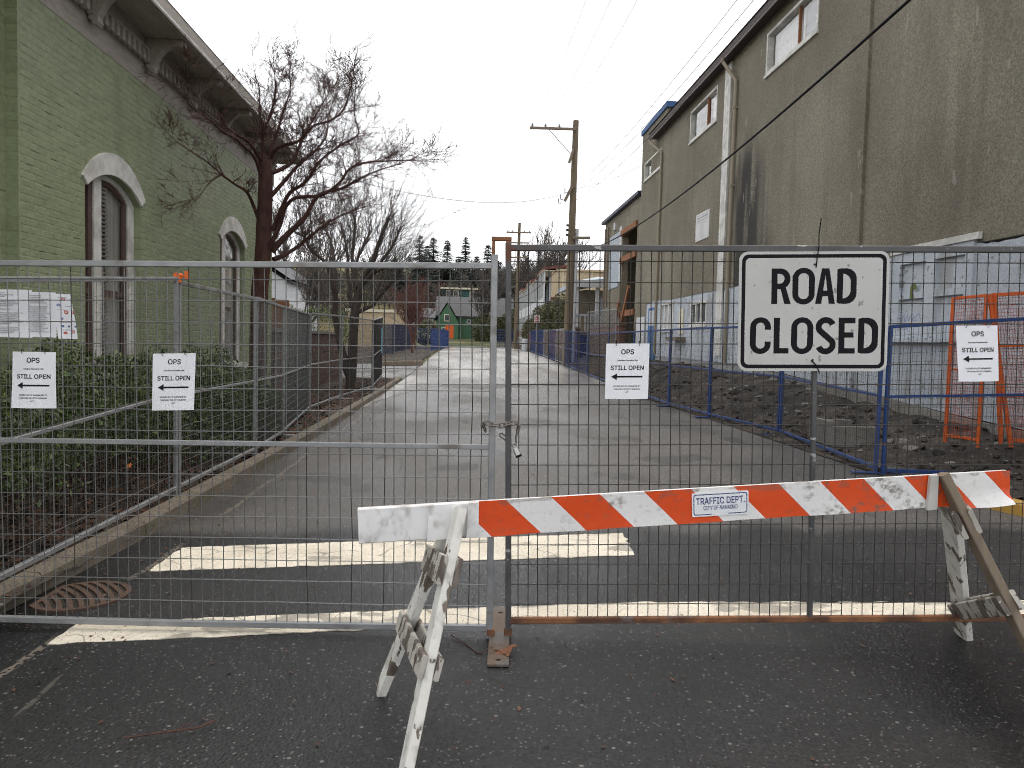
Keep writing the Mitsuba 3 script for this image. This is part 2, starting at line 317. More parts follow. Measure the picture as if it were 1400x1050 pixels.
# ------------------------------------------------------------------ mesh helpers
def merge(ms):
    vs, fs, o = [], [], 0
    for v, f in ms:
        v = np.asarray(v, float); f = np.asarray(f, int)
        if f.shape[1] == 4: f = np.vstack([f[:, [0, 1, 2]], f[:, [0, 2, 3]]])
        vs.append(v); fs.append(f + o); o += len(v)
    return np.vstack(vs), np.vstack(fs)
BF = np.array([[0, 3, 2, 1], [4, 5, 6, 7], [0, 1, 5, 4], [1, 2, 6, 5], [2, 3, 7, 6], [3, 0, 4, 7]])
def box(x0, x1, y0, y1, z0, z1):
    v = np.array([[x0, y0, z0], [x1, y0, z0], [x1, y1, z0], [x0, y1, z0], [x0, y0, z1], [x1, y0, z1], [x1, y1, z1], [x0, y1, z1]], float)
    return v, BF
def hexa(b, t):
    return np.array(list(b) + list(t), float), BF
def unit(a):
    a = np.asarray(a, float); return a / (np.linalg.norm(a) + 1e-12)
def rrect(w, h, c):
    w, h = w / 2, h / 2
    return [(-w + c, -h), (w - c, -h), (w, -h + c), (w, h - c), (w - c, h), (-w + c, h), (-w, h - c), (-w, -h + c)]
def prism(p, q, prof, up=(0, 0, 1)):
    """sweep a convex profile (a: sideways, b: towards up) from p to q, with end caps"""
    p, q = np.asarray(p, float), np.asarray(q, float)
    t = unit(q - p); up = np.asarray(up, float)
    b = unit(up - t * (up @ t)); a = np.cross(t, b)
    n = len(prof); pr = np.array(prof)
    r0 = p + pr[:, :1] * a + pr[:, 1:] * b; r1 = r0 + (q - p)
    f = [[i, (i + 1) % n, n + (i + 1) % n, n + i] for i in range(n)]
    tri = [[x[0], x[1], x[2]] for x in f] + [[x[0], x[2], x[3]] for x in f]
    tri += [[0, i + 1, i] for i in range(1, n - 1)] + [[n, n + i, n + i + 1] for i in range(1, n - 1)]
    return np.vstack([r0, r1]), np.array(tri)
def beam(p, q, w, h, c=0.003, up=(0, 0, 1)): return prism(p, q, rrect(w, h, min(c, w / 3, h / 3)), up)
def tube(pts, rad, sides=6, cap=False):
    p = np.asarray(pts, float); rad = np.broadcast_to(rad, (len(p),))
    t = np.gradient(p, axis=0) if len(p) > 2 else np.array([p[1] - p[0]] * 2)
    t /= np.linalg.norm(t, axis=1, keepdims=True) + 1e-12
    cand = np.array([[0, 0, 1.0], [1.0, 0, 0], [0, 1.0, 0], [.577, .577, -.577], [.577, -.577, .577]])
    ref = cand[np.argmin(np.abs(t @ cand.T).max(0))][None]
    a = np.cross(t, ref); a /= np.linalg.norm(a, axis=1, keepdims=True) + 1e-12
    b = np.cross(t, a); ang = np.arange(sides) * 2 * np.pi / sides
    v = p[:, None] + rad[:, None, None] * (np.cos(ang)[None, :, None] * a[:, None] + np.sin(ang)[None, :, None] * b[:, None])
    i, j = np.meshgrid(np.arange(len(p) - 1), np.arange(sides), indexing='ij')
    q = np.stack([i * sides + j, i * sides + (j + 1) % sides, (i + 1) * sides + (j + 1) % sides, (i + 1) * sides + j], -1).reshape(-1, 4)
    f = np.vstack([q[:, [0, 1, 2]], q[:, [0, 2, 3]]]); v = v.reshape(-1, 3)
    if cap:
        m = len(p) - 1
        f = np.vstack([f, [[0, k + 1, k] for k in range(1, sides - 1)], [[m * sides, m * sides + k, m * sides + k + 1] for k in range(1, sides - 1)]])
    return v, f
def ring(c, ax1, ax2, r1, r2, tr, n=14, sides=6):
    ang = np.linspace(0, 2 * np.pi, n + 1)
    pts = np.asarray(c) + np.cos(ang)[:, None] * np.asarray(ax1) * r1 + np.sin(ang)[:, None] * np.asarray(ax2) * r2
    return tube(pts, tr, sides)
def extr(poly, d):
    ms = []
    for g in getattr(poly, 'geoms', [poly]):
        if g.is_empty or g.area < 1e-9 or g.geom_type != 'Polygon': continue
        m = trimesh.creation.extrude_polygon(g, d, engine='earcut'); ms.append((m.vertices, m.faces))
    return merge(ms)
def xf(m, o, ux, uy, uz):
    v = np.asarray(m[0], float)
    return np.asarray(o) + v[:, :1] * np.asarray(ux) + v[:, 1:2] * np.asarray(uy) + v[:, 2:3] * np.asarray(uz), m[1]
def wall_yz(poly, x, d):
    """polygon in (y, z) made a slab from plane x to x+d"""
    return xf(extr(poly, abs(d)), (x, 0, 0), (0, 1, 0), (0, 0, 1), (np.sign(d), 0, 0))

GROUPS = dict(paper_notice='paper notices hung on the gate', printed_sheet='printed sheets at the left edge', kerb_fence_panel='wire panels along the left kerb', blue_fence_panel='blue wire panels round the dirt lot',
              site_fence_panel='panels along the far right side', navy_fence_panel='dark navy panels', road_end_panel='bright blue panels at the left road edge', orange_fence_panel='orange mesh panels', conifer='conifers on the hill',
              far_bare_tree='far bare trees', young_tree='reddish young trees', hedge_shrub='shrubs along the green building', roadside_shrub='shrubs at the road end', overhead_wire='overhead wires', service_wire='thin service wires',
              drop_wire='drop wires', thick_cable='thick black cables', tie_wire='tie wires on the sign', broken_stone='stones on the dirt lot', fallen_twig='twigs on the asphalt', parking_sign='no parking signs', utility_pole='utility poles')
used = {}
def key_of(name):
    n = used.get(name, -1) + 1; used[name] = n
    return name if n == 0 else f'{name}_{n:03d}'
def put(name, mesh, m, parent=None, smooth=False, uv=None, **lab):
    k = key_of((parent + '__' if parent else '') + name)
    if isinstance(mesh, trimesh.Trimesh): mesh = (np.array(mesh.vertices), np.array(mesh.faces))
    scene[k] = mikit.ply(mesh, m, smooth=smooth, uv=uv)
    if lab: labels[k] = lab
    return k
def thing(name, label, category, group=None, **more):
    k = key_of(name); labels[k] = {'label': label, 'category': category, **more}
    group = group or GROUPS.get(name)
    if group: labels[k]['group'] = group
    return k
def stuff(name, mesh, m, parent, label=None, smooth=False):
    k = put(name, mesh, m, parent, smooth); labels[k] = {'kind': 'stuff'}
    if label: labels[k]['label'] = label
    return k

def rise(y): return np.interp(y, [0, 22, 32, 40, 50, 60, 75, 90, 97, 101, 112, 132, 160, 200, 260, 900], [0, 0, .09, .24, .42, .55, .66, .68, .64, .55, .95, 1.75, 8.0, 15, 25, 40])
def G(x, y): return 0.02 * np.clip(x, -12, 12) + rise(y)
def grid(xs, ys, zf):
    X, Y = np.meshgrid(xs, ys, indexing='ij'); Z = zf(X, Y)
    v = np.stack([X, Y, Z], -1).reshape(-1, 3); n, m = len(xs), len(ys)
    i, j = np.meshgrid(np.arange(n - 1), np.arange(m - 1), indexing='ij')
    a = i * m + j
    q = np.stack([a, a + m, a + m + 1, a + 1], -1).reshape(-1, 4)
    return v, np.vstack([q[:, [0, 1, 2]], q[:, [0, 2, 3]]])

# ================================================================== SETTING
ys_road = np.array([-4, 0, 4, 8, 12, 16, 20, 22, 24, 26.0])
S = lambda nm, me, m, **k: put(nm, me, m, smooth=k.pop('smooth', False), kind='structure', **k)
# ground sheet to the horizon (under everything), then hillside
S('ground', grid(np.array([-900, -300, -80, -30, -12, -6, 0, 6, 12, 30, 80, 300, 900.]), np.concatenate([[-600, -100, -20], np.arange(-4, 104, 4), [112, 132, 160, 200, 260, 900.]]), lambda X, Y: G(X, Y) - 0.03 - 0.5 * (Y < -10) * 0), 'm_hill')
S('road', grid(np.linspace(-2.9, 8.5, 12), np.concatenate([ys_road]), lambda X, Y: G(X, Y)), 'm_asphalt')
# driveway crossing on the left beyond the fence
S('driveway', grid(np.linspace(-14, -2.38, 6), np.linspace(28.5, 41, 6), lambda X, Y: G(X, Y) + 0.012), 'm_asphalt')
# concrete slabs of the new road
scene_conc = 'concrete_road'
labels[scene_conc] = {'kind': 'structure'}
n_slab = 0
xs_edge = [-2.34, 1.35, 5.15]
y0 = 26.0
while y0 < 96:
    y1 = y0 + 5.0
    for a, b in zip(xs_edge, xs_edge[1:]):
        yy = np.linspace(y0 + 0.01, y1 - 0.01, 3)
        top = grid(np.array([a + 0.008, b - 0.008]), yy, lambda X, Y: G(X, Y) + 0.02)
        parts = [top]
        for (xa, ya, xb, yb) in ((a + .008, yy[0], b - .008, yy[0]), (a + .008, yy[0], a + .008, yy[-1]), (b - .008, yy[0], b - .008, yy[-1])):
            za, zb = G(xa, ya) + .02, G(xb, yb) + .02
            parts.append((np.array([[xa, ya, za - .1], [xb, yb, zb - .1], [xb, yb, zb], [xa, ya, za]]), np.array([[0, 1, 2, 3]])))
        put('slab', merge(parts), 'm_concroad', scene_conc)
    y0 = y1
S('slab_bed', grid(np.array([-2.34, 5.15]), np.linspace(26, 96, 15), lambda X, Y: G(X, Y) + 0.006), 'm_greyconc')
gy = np.linspace(17.2, 25.99, 12); gx = -2.33 + ((gy - 17.2) / 8.8) ** 2 * 1.6 + .03 * np.sin(gy * 5)
gv = np.array([[x, y, G(x, y) + .007] for y, xr in zip(gy, gx) for x in (-2.37, xr)])
put('gutter', (gv, np.array([[2 * i, 2 * i + 1, 2 * i + 3, 2 * i + 2] for i in range(11)])), 'm_concroad', scene_conc)

# kerb on the left in cast lengths with open joints
kb = 'kerb'; labels[kb] = {'kind': 'structure'}
KP = [(-2.66, 3.2), (-2.53, 4.74), (-2.45, 6.05), (-2.40, 9.0), (-2.36, 12.0), (-2.35, 15.0), (-2.36, 18.5), (-2.36, 22.0), (-2.36, 25.5), (-2.36, 28.4)]
def kerb_piece(a, b):
    a, b = np.array(a), np.array(b); d = (b - a) / np.linalg.norm(b - a); a = a + d * .006; b = b - d * .006
    nrm = np.array([-d[1], d[0]])
    prof = [(0, -.15), (0.012, .105), (0.03, .125), (.155, .13), (.17, .12), (.175, -.15)]
    rs = []
    for q in (a, b):
        for s, z in prof:
            w = q + nrm * s; rs.append([w[0], w[1], G(w[0], w[1]) + z])
    n = len(prof); f = [[i, i + 1, n + i + 1, n + i] for i in range(n - 1)]
    tri = [t for x in f for t in ([x[0], x[1], x[2]], [x[0], x[2], x[3]])] + [[0, i + 1, i] for i in range(1, n - 1)] + [[n, n + i, n + i + 1] for i in range(1, n - 1)]
    return np.array(rs), np.array(tri)
for a, b in zip(KP, KP[1:]): put('kerb_length', kerb_piece(a, b), 'm_kerb', kb)
# right hand kerb stub with worn yellow paint
S('yellow_kerb', merge([beam((5.0, 6.9, G(5, 6.9) + .05), (5.35, 5.6, G(5, 5.6) + .05), .16, .14, .02)]), 'm_yellow')

# planting bed on the left
def bed_z(X, Y):
    n = meshkit.fbm(np.stack([X * 2.5, Y * 2.5, X * 0], -1), 4)
    return G(X, Y) + 0.07 + 0.07 * (n - .5) + 0.05 * np.clip((-2.6 - X) / 1.2, 0, 1)
S('planting_bed', grid(np.linspace(-6.5, -2.5, 34), np.linspace(2.5, 28.4, 150), bed_z), 'm_soil', smooth=True)
# excavated lot on the right
def lot_z(X, Y):
    t = np.clip((X - 4.95) / 2.2, 0, 1); t = t * t * (3 - 2 * t)
    top = np.interp(Y, [5, 9, 11, 14, 18, 26, 34], [.22, .42, .50, .64, .85, .93, 1.0])
    P = np.stack([X, Y, X * 0], -1)
    n = meshkit.fbm(P * 1.3, 5, 3) - .5; n2 = meshkit.fbm(P * 4.0, 4, 8) - .5
    amp = np.clip((X - 4.85) / .5, 0, 1)
    hole = np.exp(-(((X - 5.75) / .35) ** 2 + ((Y - 11.3) / .5) ** 2))
    return G(X, Y) * (1 - t) + top * t + 0.012 + amp * (0.30 * n + .13 * n2) * (0.6 + .4 * (1 - t)) - .25 * hole
S('dirt_lot', grid(np.linspace(4.86, 7.4, 90), np.linspace(7.0, 42, 420), lot_z), 'm_soil', smooth=True)
S('right_yard', grid(np.linspace(5.2, 20, 6), np.linspace(33, 100, 14), lambda X, Y: G(X, Y) + .02 + .3 * np.clip((X - 5.2), 0, 2)), 'm_soil')
S('left_yard', grid(np.linspace(-40, -2.6, 12), np.linspace(41, 100, 14), lambda X, Y: G(X, Y) + .03), 'm_soil')

# crosswalk bars
def sheet(poly2, dz, th=0.003):
    v, f = extr(poly2, th)
    v = np.array(v); v[:, 2] += G(v[:, 0], v[:, 1]) + dz
    return v, f
def rough_quad(pts, seed, amp=.012, step=.06):
    r = np.random.default_rng(seed); out = []
    for a, b in zip(pts, pts[1:] + pts[:1]):
        a, b = np.array(a), np.array(b); n = max(2, int(np.linalg.norm(b - a) / step))
        for k in range(n): out.append(a + (b - a) * k / n + r.normal(0, amp * .5, 2))
    return Polygon(out).buffer(0)
put('crosswalk_bar', sheet(rough_quad([(-2.08, 5.15), (1.25, 5.43), (1.29, 6.06), (-2.07, 5.74)], 1), .001), 'm_stripe', kind='structure')
put('crosswalk_bar', sheet(rough_quad([(-2.08, 3.93), (0.27, 4.115), (2.73, 4.12), (4.2, 4.12), (4.2, 4.40), (2.87, 4.36), (1.05, 4.43), (-.6, 4.33), (-2.065, 4.21)], 2), .001), 'm_stripe', kind='structure')

# ================================================================== GREEN BRICK BUILDING (left)
gb = thing('green_building', 'green painted brick building on the left with arched windows and bracketed eaves', 'building')
WX = -4.4
def arch(y0, y1, z0, zs, rise_):
    """opening with a segmental head: springing at zs, crown at zs+rise_"""
    w = (y1 - y0) / 2; R = (w * w + rise_ * rise_) / (2 * rise_); cz = zs + rise_ - R; cy = (y0 + y1) / 2
    a0 = math.acos(w / R); ang = np.linspace(a0, math.pi - a0, 17)
    return Polygon([(y0, z0), (y1, z0)] + [(cy + R * math.cos(t), cz + R * math.sin(t)) for t in ang])
WIN = [(9.16, 10.66, 0.98, 3.20, .25), (13.98, 15.48, 0.98, 3.20, .25)]
openings = [arch(*w) for w in WIN]
holes = unary_union(openings)
hoods = []
for (a, b, z0, zs, r_) in WIN:
    cyh, czh = (a + b) / 2, zs - .62
    o = arch(a - .16, b + .16, z0, zs + .0, r_ + .27).difference(arch(a, b, z0 - 1, zs, r_)).intersection(Polygon([(cyh, czh), (cyh + 3 * (a - cyh), czh + 3 * (zs + .02 - czh)), (cyh, 9), (cyh + 3 * (b - cyh), czh + 3 * (zs + .02 - czh))]))
    hoods.append(o)
wallp = sbox(7.86, -.3, 17.6, 5.46).difference(holes)
put('wall', wall_yz(wallp, WX - .006, -.34), 'm_green', gb)
put('wall', box(-13, WX - .013, 17.3, 17.6, -.3, 5.46), 'm_green', gb)
put('wall', box(WX - .46, WX - .126, 2.0, 7.88, -.3, 5.46), 'm_green', gb)
bricks_far, bricks_rec = [], []
near_list = []
solid = sbox(7.886, .2, 17.6, 4.86).difference(holes.buffer(.002)).difference(unary_union(hoods).buffer(.004))
r1 = np.random.default_rng(11)
zc, row = .22, 0
while zc < 4.82:
    yb = 7.886 - (0.105 if row % 2 else 0)
    while yb < 17.6:
        bl = sbox(max(yb, 7.886), zc, min(yb + .204, 17.6), zc + .066).intersection(solid)
        yb += .214
        if bl.is_empty or bl.area < .0015: continue
        out = .0026 + r1.uniform(-.0012, .0016)
        if abs(bl.area - bl.envelope.area) < 1e-7:
            q0, w0, q1, w1 = bl.bounds; j = r1.uniform(-.002, .002, 2); c = .003
            f0 = [[WX - .006, q0, w0], [WX - .006, q1, w0], [WX - .006, q1, w1], [WX - .006, q0, w1]]
            o2 = WX - .006 + out
            f1 = [[o2, q0 + c, w0 + c + j[0]], [o2, q1 - c, w0 + c + j[1]], [o2, q1 - c, w1 - c + j[1] * .5], [o2, q0 + c, w1 - c + j[0] * .5]]
            m = hexa(f0, f1)
        else:
            m = wall_yz(bl, WX - .0058, out)
        vis = 1 if zc > 1.25 else 0
        if vis and q0 < 9.6 if not bl.is_empty else False: near_list.append((bl.bounds[0], m))
        else: bricks_far.append(m)
    zc += .076; row += 1
near_list.sort(key=lambda t: t[0])
for _, m in near_list[:300]: put('brick', m, 'm_green', gb + '__wall')
bricks_far += [m for _, m in near_list[300:]]
zc, row = .22, 0
while zc < 4.85:
    yb = 3.4 - (0.105 if row % 2 else 0)
    while yb < 7.85:
        o = r1.uniform(.002, .006); bricks_rec.append(box(WX - .126, WX - .126 + o, yb, min(yb + .204, 7.872), zc, zc + .066)); yb += .214
    bricks_rec.append(box(WX - .118, WX - .01 + r1.uniform(0, .004), 7.862 - r1.uniform(.002, .005), 7.88, zc, zc + .066))
    zc += .076; row += 1
stuff('farther_bricks', merge(bricks_far + bricks_rec), 'm_green', gb + '__wall')
# windows
for wi, (a, b, z0, zs, r_) in enumerate(WIN):
    FX = WX - .09
    full = arch(a + .001, b - .001, z0, zs - .002, r_)
    inner_all = arch(a + .02, b - .18, z0 + .06, zs - .01, r_ - .04).intersection(arch(a - .06, b - .02, z0 + .06, zs - .03, r_ - .03))
    w = put('window', wall_yz(full.difference(inner_all), FX, -.06), 'm_white', gb)
    put('mullion', wall_yz(inner_all.intersection(sbox(a + .40, 0, a + .59, 9)), FX - .004, -.07), 'm_white', w)
    for s in (0, 1):
        half = inner_all.intersection(sbox(a, 0, a + .398, 9) if s == 0 else sbox(a + .592, 0, b, 9)).buffer(-.002)
        q0, zb_, q1, ztop = half.bounds
        nl, nr = (.012, .10) if s == 0 else (.012, .085)
        inner = half.intersection(sbox(q0 + nl, z0 + .13, q1 - nr, 9)).intersection(affinity.translate(half, 0, -.06))
        put('sash', wall_yz(half.difference(inner), FX - .02, -.035), 'm_brown', w)
        lo = inner.intersection(sbox(0, 1.98, 99, 2.05))
        put('meeting_rail', wall_yz(lo, FX - .022, -.025), 'm_brown', w)
        tri = trimesh.creation.triangulate_polygon(inner.buffer(.01), engine='earcut')
        put('pane', (np.stack([np.full(len(tri[0]), FX - .035), tri[0][:, 0], tri[0][:, 1]], -1), tri[1]), 'm_glass', w)
        yb0, yb1 = (q0 + .01, q0 + .12) if s == 0 else (q0 + .01, q0 + .27)
        sl = []
        for z in np.arange(z0 + .14, ztop - .08, .052): sl.append(beam((FX - .062, yb0, z), (FX - .062, yb1, z + .002), .003, .030, .001, up=(.62, 0, .78)))
        stuff('blind_slats', merge(sl), 'm_blind', w)
        put('curtain', box(FX - .088, FX - .083, yb1 + .0, q1 + .02, z0 + .05, ztop), 'm_curtain', w)
    put('sill', box(WX - .25, WX + .05, a - .06, b + .06, z0 - .10, z0 + .012), 'm_white', w)
    put('hood', wall_yz(hoods[wi].buffer(-.003), WX - .05, .075), 'm_white', gb, label='white painted arch over the window')
    put('room', merge([box(WX - 1.9, WX - 1.85, a - .4, b + .4, z0 - .4, zs + .8), box(WX - 1.85, WX - .35, a - .4, a - .35, z0 - .4, zs + .8), box(WX - 1.85, WX - .35, b + .35, b + .4, z0 - .4, zs + .8), box(WX - 1.85, WX - .35, a - .35, b + .35, zs + .75, zs + .8), box(WX - 1.85, WX - .35, a - .35, b + .35, z0 - .4, z0 - .35)]), 'm_roomwall', gb)
# cornice: dark frieze, dentils, brackets, soffit, fascia and gutter
put('frieze', prism((WX + .0, 2, 4.86), (WX + .0, 17.68, 4.86), [(0, 0), (-.035, .0), (-.075, .03), (-.095, .075), (-.06, .10), (-.03, .135), (-.03, .60), (.02, .60)], up=(0, 0, 1)), 'm_cornice', gb)
dn = []
for y in np.arange(2.1, 17.5, .15): dn.append(box(WX + .03, WX + .10, y, y + .075, 5.12, 5.27))
stuff('dentils', merge(dn), 'm_cornice', gb)
put('dentil_band', box(WX + .025, WX + .09, 2, 17.64, 5.272, 5.31), 'm_cornice', gb)
put('soffit', box(WX - .2, WX + .58, 2, 18.0, 5.455, 5.485), 'm_cornice', gb)
br_prof = Polygon([(0, 0), (.03, .0), (.05, -.05), (.09, -.06), (.11, -.02), (.10, .04), (.13, .10), (.17, .18), (.24, .26), (.33, .30), (.42, .31), (.46, .28), (.49, .31), (.49, .38), (.0, .38)])
for y in np.arange(3.07, 17.4, 1.56):
    m = extr(br_prof.buffer(-.003).buffer(.003), .13)
    put('bracket', xf(m, (WX + .03, y, 5.07), (1, 0, 0), (0, 0, 1), (0, -1, 0)), 'm_cornice', gb)
put('fascia', box(WX + .52, WX + .55, 2, 18.0, 5.44, 5.60), 'm_cornice', gb)
put('gutter', prism((WX + .55, 2, 5.52), (WX + .55, 18.02, 5.52), [(0, 0), (-.04, .0), (-.05, .03), (-.085, .06), (-.09, .10), (-.115, .12), (-.115, .17), (0, .17)]), 'm_cornice', gb)
put('drip_edge', box(WX + .551, WX + .585, 2, 18.01, 5.475, 5.505), 'm_white', gb)
put('fascia', box(-13, WX + .55, 18.0, 18.03, 5.44, 5.69), 'm_cornice', gb)
put('soffit', box(-13, WX - .2, 17.6, 18.0, 5.455, 5.485), 'm_cornice', gb)
put('roof', (np.array([[WX + .56, 1.9, 5.69], [WX + .56, 18.05, 5.69], [-12, 18.05, 8.6], [-12, 1.9, 8.6]]), np.array([[0, 1, 2, 3]])), 'm_darkroof', gb)

# ================================================================== STUCCO BUILDING (right)
sb = thing('stucco_building', 'tall brown rough stucco building on the right with a pale painted base', 'building')
RX = 7.2
def wall_R(poly, x, d): return wall_yz(poly, x, d)
UW = [(16.12, 18.95, 8.24, 9.26), (22.68, 25.45, 8.24, 9.26)]
uo = unary_union([sbox(a, c, b, d) for a, b, c, d in UW])
BW = [(10.72, 12.72, 1.80, 3.06)]
SW = [(18.2, 19.6, 1.75, 2.6), (22.82, 24.5, 2.22, 2.95), (26.6, 28.4, 2.1, 3.1)]
bo = unary_union([sbox(a, c, b, d) for a, b, c, d in BW]); so = unary_union([sbox(a, c, b, d) for a, b, c, d in SW])
put('wall', wall_R(sbox(13.98, 3.2, 30.9, 9.56).difference(uo), RX, .3), 'm_stucco', sb)
put('wall', wall_R(sbox(4.0, 3.14, 13.975, 11.5), RX + .06, .3), 'm_stucco', sb)
# pale painted lower band: rough near part with an uneven brushed top, boarded far part
r2 = np.random.default_rng(5)
top = [(y, 3.15 + .05 * math.sin(y * 1.7) + r2.uniform(-.02, .02)) for y in np.arange(13.97, 4.0, -.12)]
put('painted_base', wall_R(Polygon([(4.0, .34), (11.3, .66), (13.97, .82)] + top).difference(bo), RX + .045, .3), 'm_bluewhite', sb, label='rough pale blue-grey painted base of the wall')
put('foundation', wall_R(Polygon([(4, -.3), (31, -.3), (31, 1.12), (19, 1.08), (14, .86), (11.3, .64), (4, .3)]), RX + .02, .5), 'm_greyconc', sb)
bp = []
yb = 13.98
while yb < 29.6:
    zt = np.interp(yb, [14, 19, 24, 29.6], [3.2, 3.12, 3.1, 3.25])
    pc = sbox(yb + .006, np.interp(yb, [11, 19, 30], [.66, 1.1, 1.16]), yb + .236, zt).difference(so)
    if not pc.is_empty and pc.area > .01: put('siding_board', wall_R(pc, RX - .012 - r2.uniform(0, .006), .03), 'm_siding', sb)
    yb += .24
put('wall', wall_R(sbox(13.98, .9, 30.9, 3.198).difference(so), RX + .02, .28), 'm_siding', sb)
put('wall', box(RX + .02, RX + 12, 30.9, 31.0, .4, 9.5), 'm_stucco', sb)
def slider(a, b, z0, z1, parent, x, split=.62, curtain=True, m='m_white'):
    w = put('window', wall_R(sbox(a, z0, b, z1).difference(sbox(a + .07, z0 + .07, b - .07, z1 - .07)), x - .02, .16), m, parent)
    ys_ = a + (b - a) * (1 - split)
    put('mullion', box(x + .03, x + .09, ys_ - .025, ys_ + .025, z0 + .07, z1 - .07), 'm_cedar', w)
    for q0, q1 in ((a + .07, ys_ - .025), (ys_ + .025, b - .07)):
        v = np.array([[x + .08, q0, z0 + .07], [x + .08, q1, z0 + .07], [x + .08, q1, z1 - .07], [x + .08, q0, z1 - .07]])
        put('pane', (v, np.array([[0, 3, 2, 1]])), 'm_glass', w)
    if curtain:
        cs = [box(x + .20, x + .22, ya, ya + .19, z0 + .03, z1 - .03) for ya in np.arange(ys_ + .04, b - .1, .2)]
        put('curtain', merge(cs), 'm_blind', w)
    put('blind', box(x + .2, x + .22, a + .07, ys_ - .04, z0 + (.05 if not curtain else .3), z1 - .04), 'm_shadegrey' if curtain else 'm_blind', w)
    put('sill', box(x - .05, x + .1, a - .03, b + .03, z0 - .06, z0 - .002), m, w)
    put('room', merge([box(x + 1.5, x + 1.55, a - .2, b + .2, z0 - .2, z1 + .2), box(x + .31, x + 1.49, a - .25, a - .2, z0 - .2, z1 + .2), box(x + .31, x + 1.49, b + .2, b + .25, z0 - .2, z1 + .2), box(x + .31, x + 1.49, a - .2, b + .2, z1 + .15, z1 + .2), box(x + .31, x + 1.49, a - .2, b + .2, z0 - .2, z0 - .15)]), 'm_roomwall', w)
    return w
for i, (a, b, c, d) in enumerate(UW): slider(a, b, c, d, sb, RX, curtain=(i == 0))
# boarded basement window near
a, b, c, d = BW[0]
w = put('basement_window', wall_R(sbox(a - .02, c - .02, b + .02, d + .12).difference(unary_union([sbox(a + .16, c + .1, (a + b) / 2 - .12, c + .62), sbox((a + b) / 2 + .12, c + .1, b - .16, c + .62), sbox(a + .16, c + .72, (a + b) / 2 - .12, d - .06), sbox((a + b) / 2 + .12, c + .72, b - .16, d - .06)])), RX + .01, .09), 'm_siding', sb, label='boarded basement window painted over in pale blue-grey')
put('board', box(RX + .07, RX + .10, a, b, c, d), 'm_siding', w)
put('ledge', box(RX - .06, RX + .04, a - .1, b + .1, c - .09, c - .022), 'm_siding', w)
put('lintel', box(RX - .02, RX + .04, a - .15, b + .12, d + .122, d + .22), 'm_white', w)
gp = unary_union([LineString([(.0, .0), (.06, .12), (.11, .0), (.17, .13), (.2, .02), (.28, .12)]).buffer(.007), LineString([(.34, .11), (.32, .02), (.42, .02), (.41, .1), (.5, .13), (.55, .01)]).buffer(.007), LineString([(.05, -.12), (.2, -.1), (.16, -.2), (.3, -.18)]).buffer(.007)])
put('scrawl', xf(extr(gp, .001), (RX + .069, a + .98 + .84, c + .24), (0, -1, 0), (0, 0, 1), (-1, 0, 0)), 'm_graffiti', w)
put('scrawl', xf(extr(Point(0, 0).buffer(.09).union(sbox(-.09, -.16, .02, .0)).difference(Point(.05, -.06).buffer(.05)), .001), (RX + .0085, a + 1.42, c + .78), (0, -1, 0), (0, 0, 1), (-1, 0, 0)), 'm_olive', w)
for i, (a, b, c, d) in enumerate(SW):
    w = put('basement_window', wall_R(sbox(a, c, b, d).difference(unary_union([sbox(a + .08 + k * (b - a - .1) / 3, c + .08, a + (k + 1) * (b - a - .1) / 3, d - .08) for k in range(3)])), RX - .05, .08), 'm_white', sb)
    put('pane', box(RX + .02, RX + .03, a, b, c, d), 'm_darkpane' if i != 2 else 'm_palegrey', w)
    put('sill', box(RX - .08, RX + .0, a - .04, b + .04, c - .07, c - .002), 'm_white', w)
# eave
put('soffit', box(6.92, RX - .002, 15.0, 30.1, 9.565, 9.6), 'm_darkroof', sb)
put('fascia', box(6.89, 6.92, 15.0, 30.12, 9.50, 9.72), 'm_brown', sb)
put('gutter', prism((6.885, 15.0, 9.6), (6.885, 30.15, 9.6), [(0, -.04), (.09, -.02), (.10, .08), (0, .08)]), 'm_darkroof', sb)
put('roof', (np.array([[6.85, 13.9, 9.73], [6.85, 30.15, 9.73], [12, 30.15, 11.6], [12, 13.9, 11.6]]), np.array([[0, 1, 2, 3]])), 'm_darkroof', sb)
# taller block with the blue parapet
put('tower_block', wall_R(sbox(28.6, 7.0, 32.6, 10.35).difference(sbox(29.25, 8.33, 32.0, 9.06)), RX + .003, .3), 'm_stucco', sb)
put('tower_block', merge([box(RX + .003, RX + 9, 28.6, 28.9, 9.0, 10.349), wall_R(sbox(30.901, .4, 32.6, 7.0), RX + .003, .3), box(RX + .304, RX + 9, 32.3, 32.598, .4, 10.34)]), 'm_stucco', sb)
put('parapet', merge([box(RX - .06, RX + .34, 28.5, 32.7, 10.352, 10.56), box(RX + .341, RX + 9, 28.5, 28.95, 10.352, 10.56)]), 'm_bluetrim', sb, label='blue trim on the parapet')
slider(29.25, 32.0, 8.33, 9.06, sb, RX, .5, False)
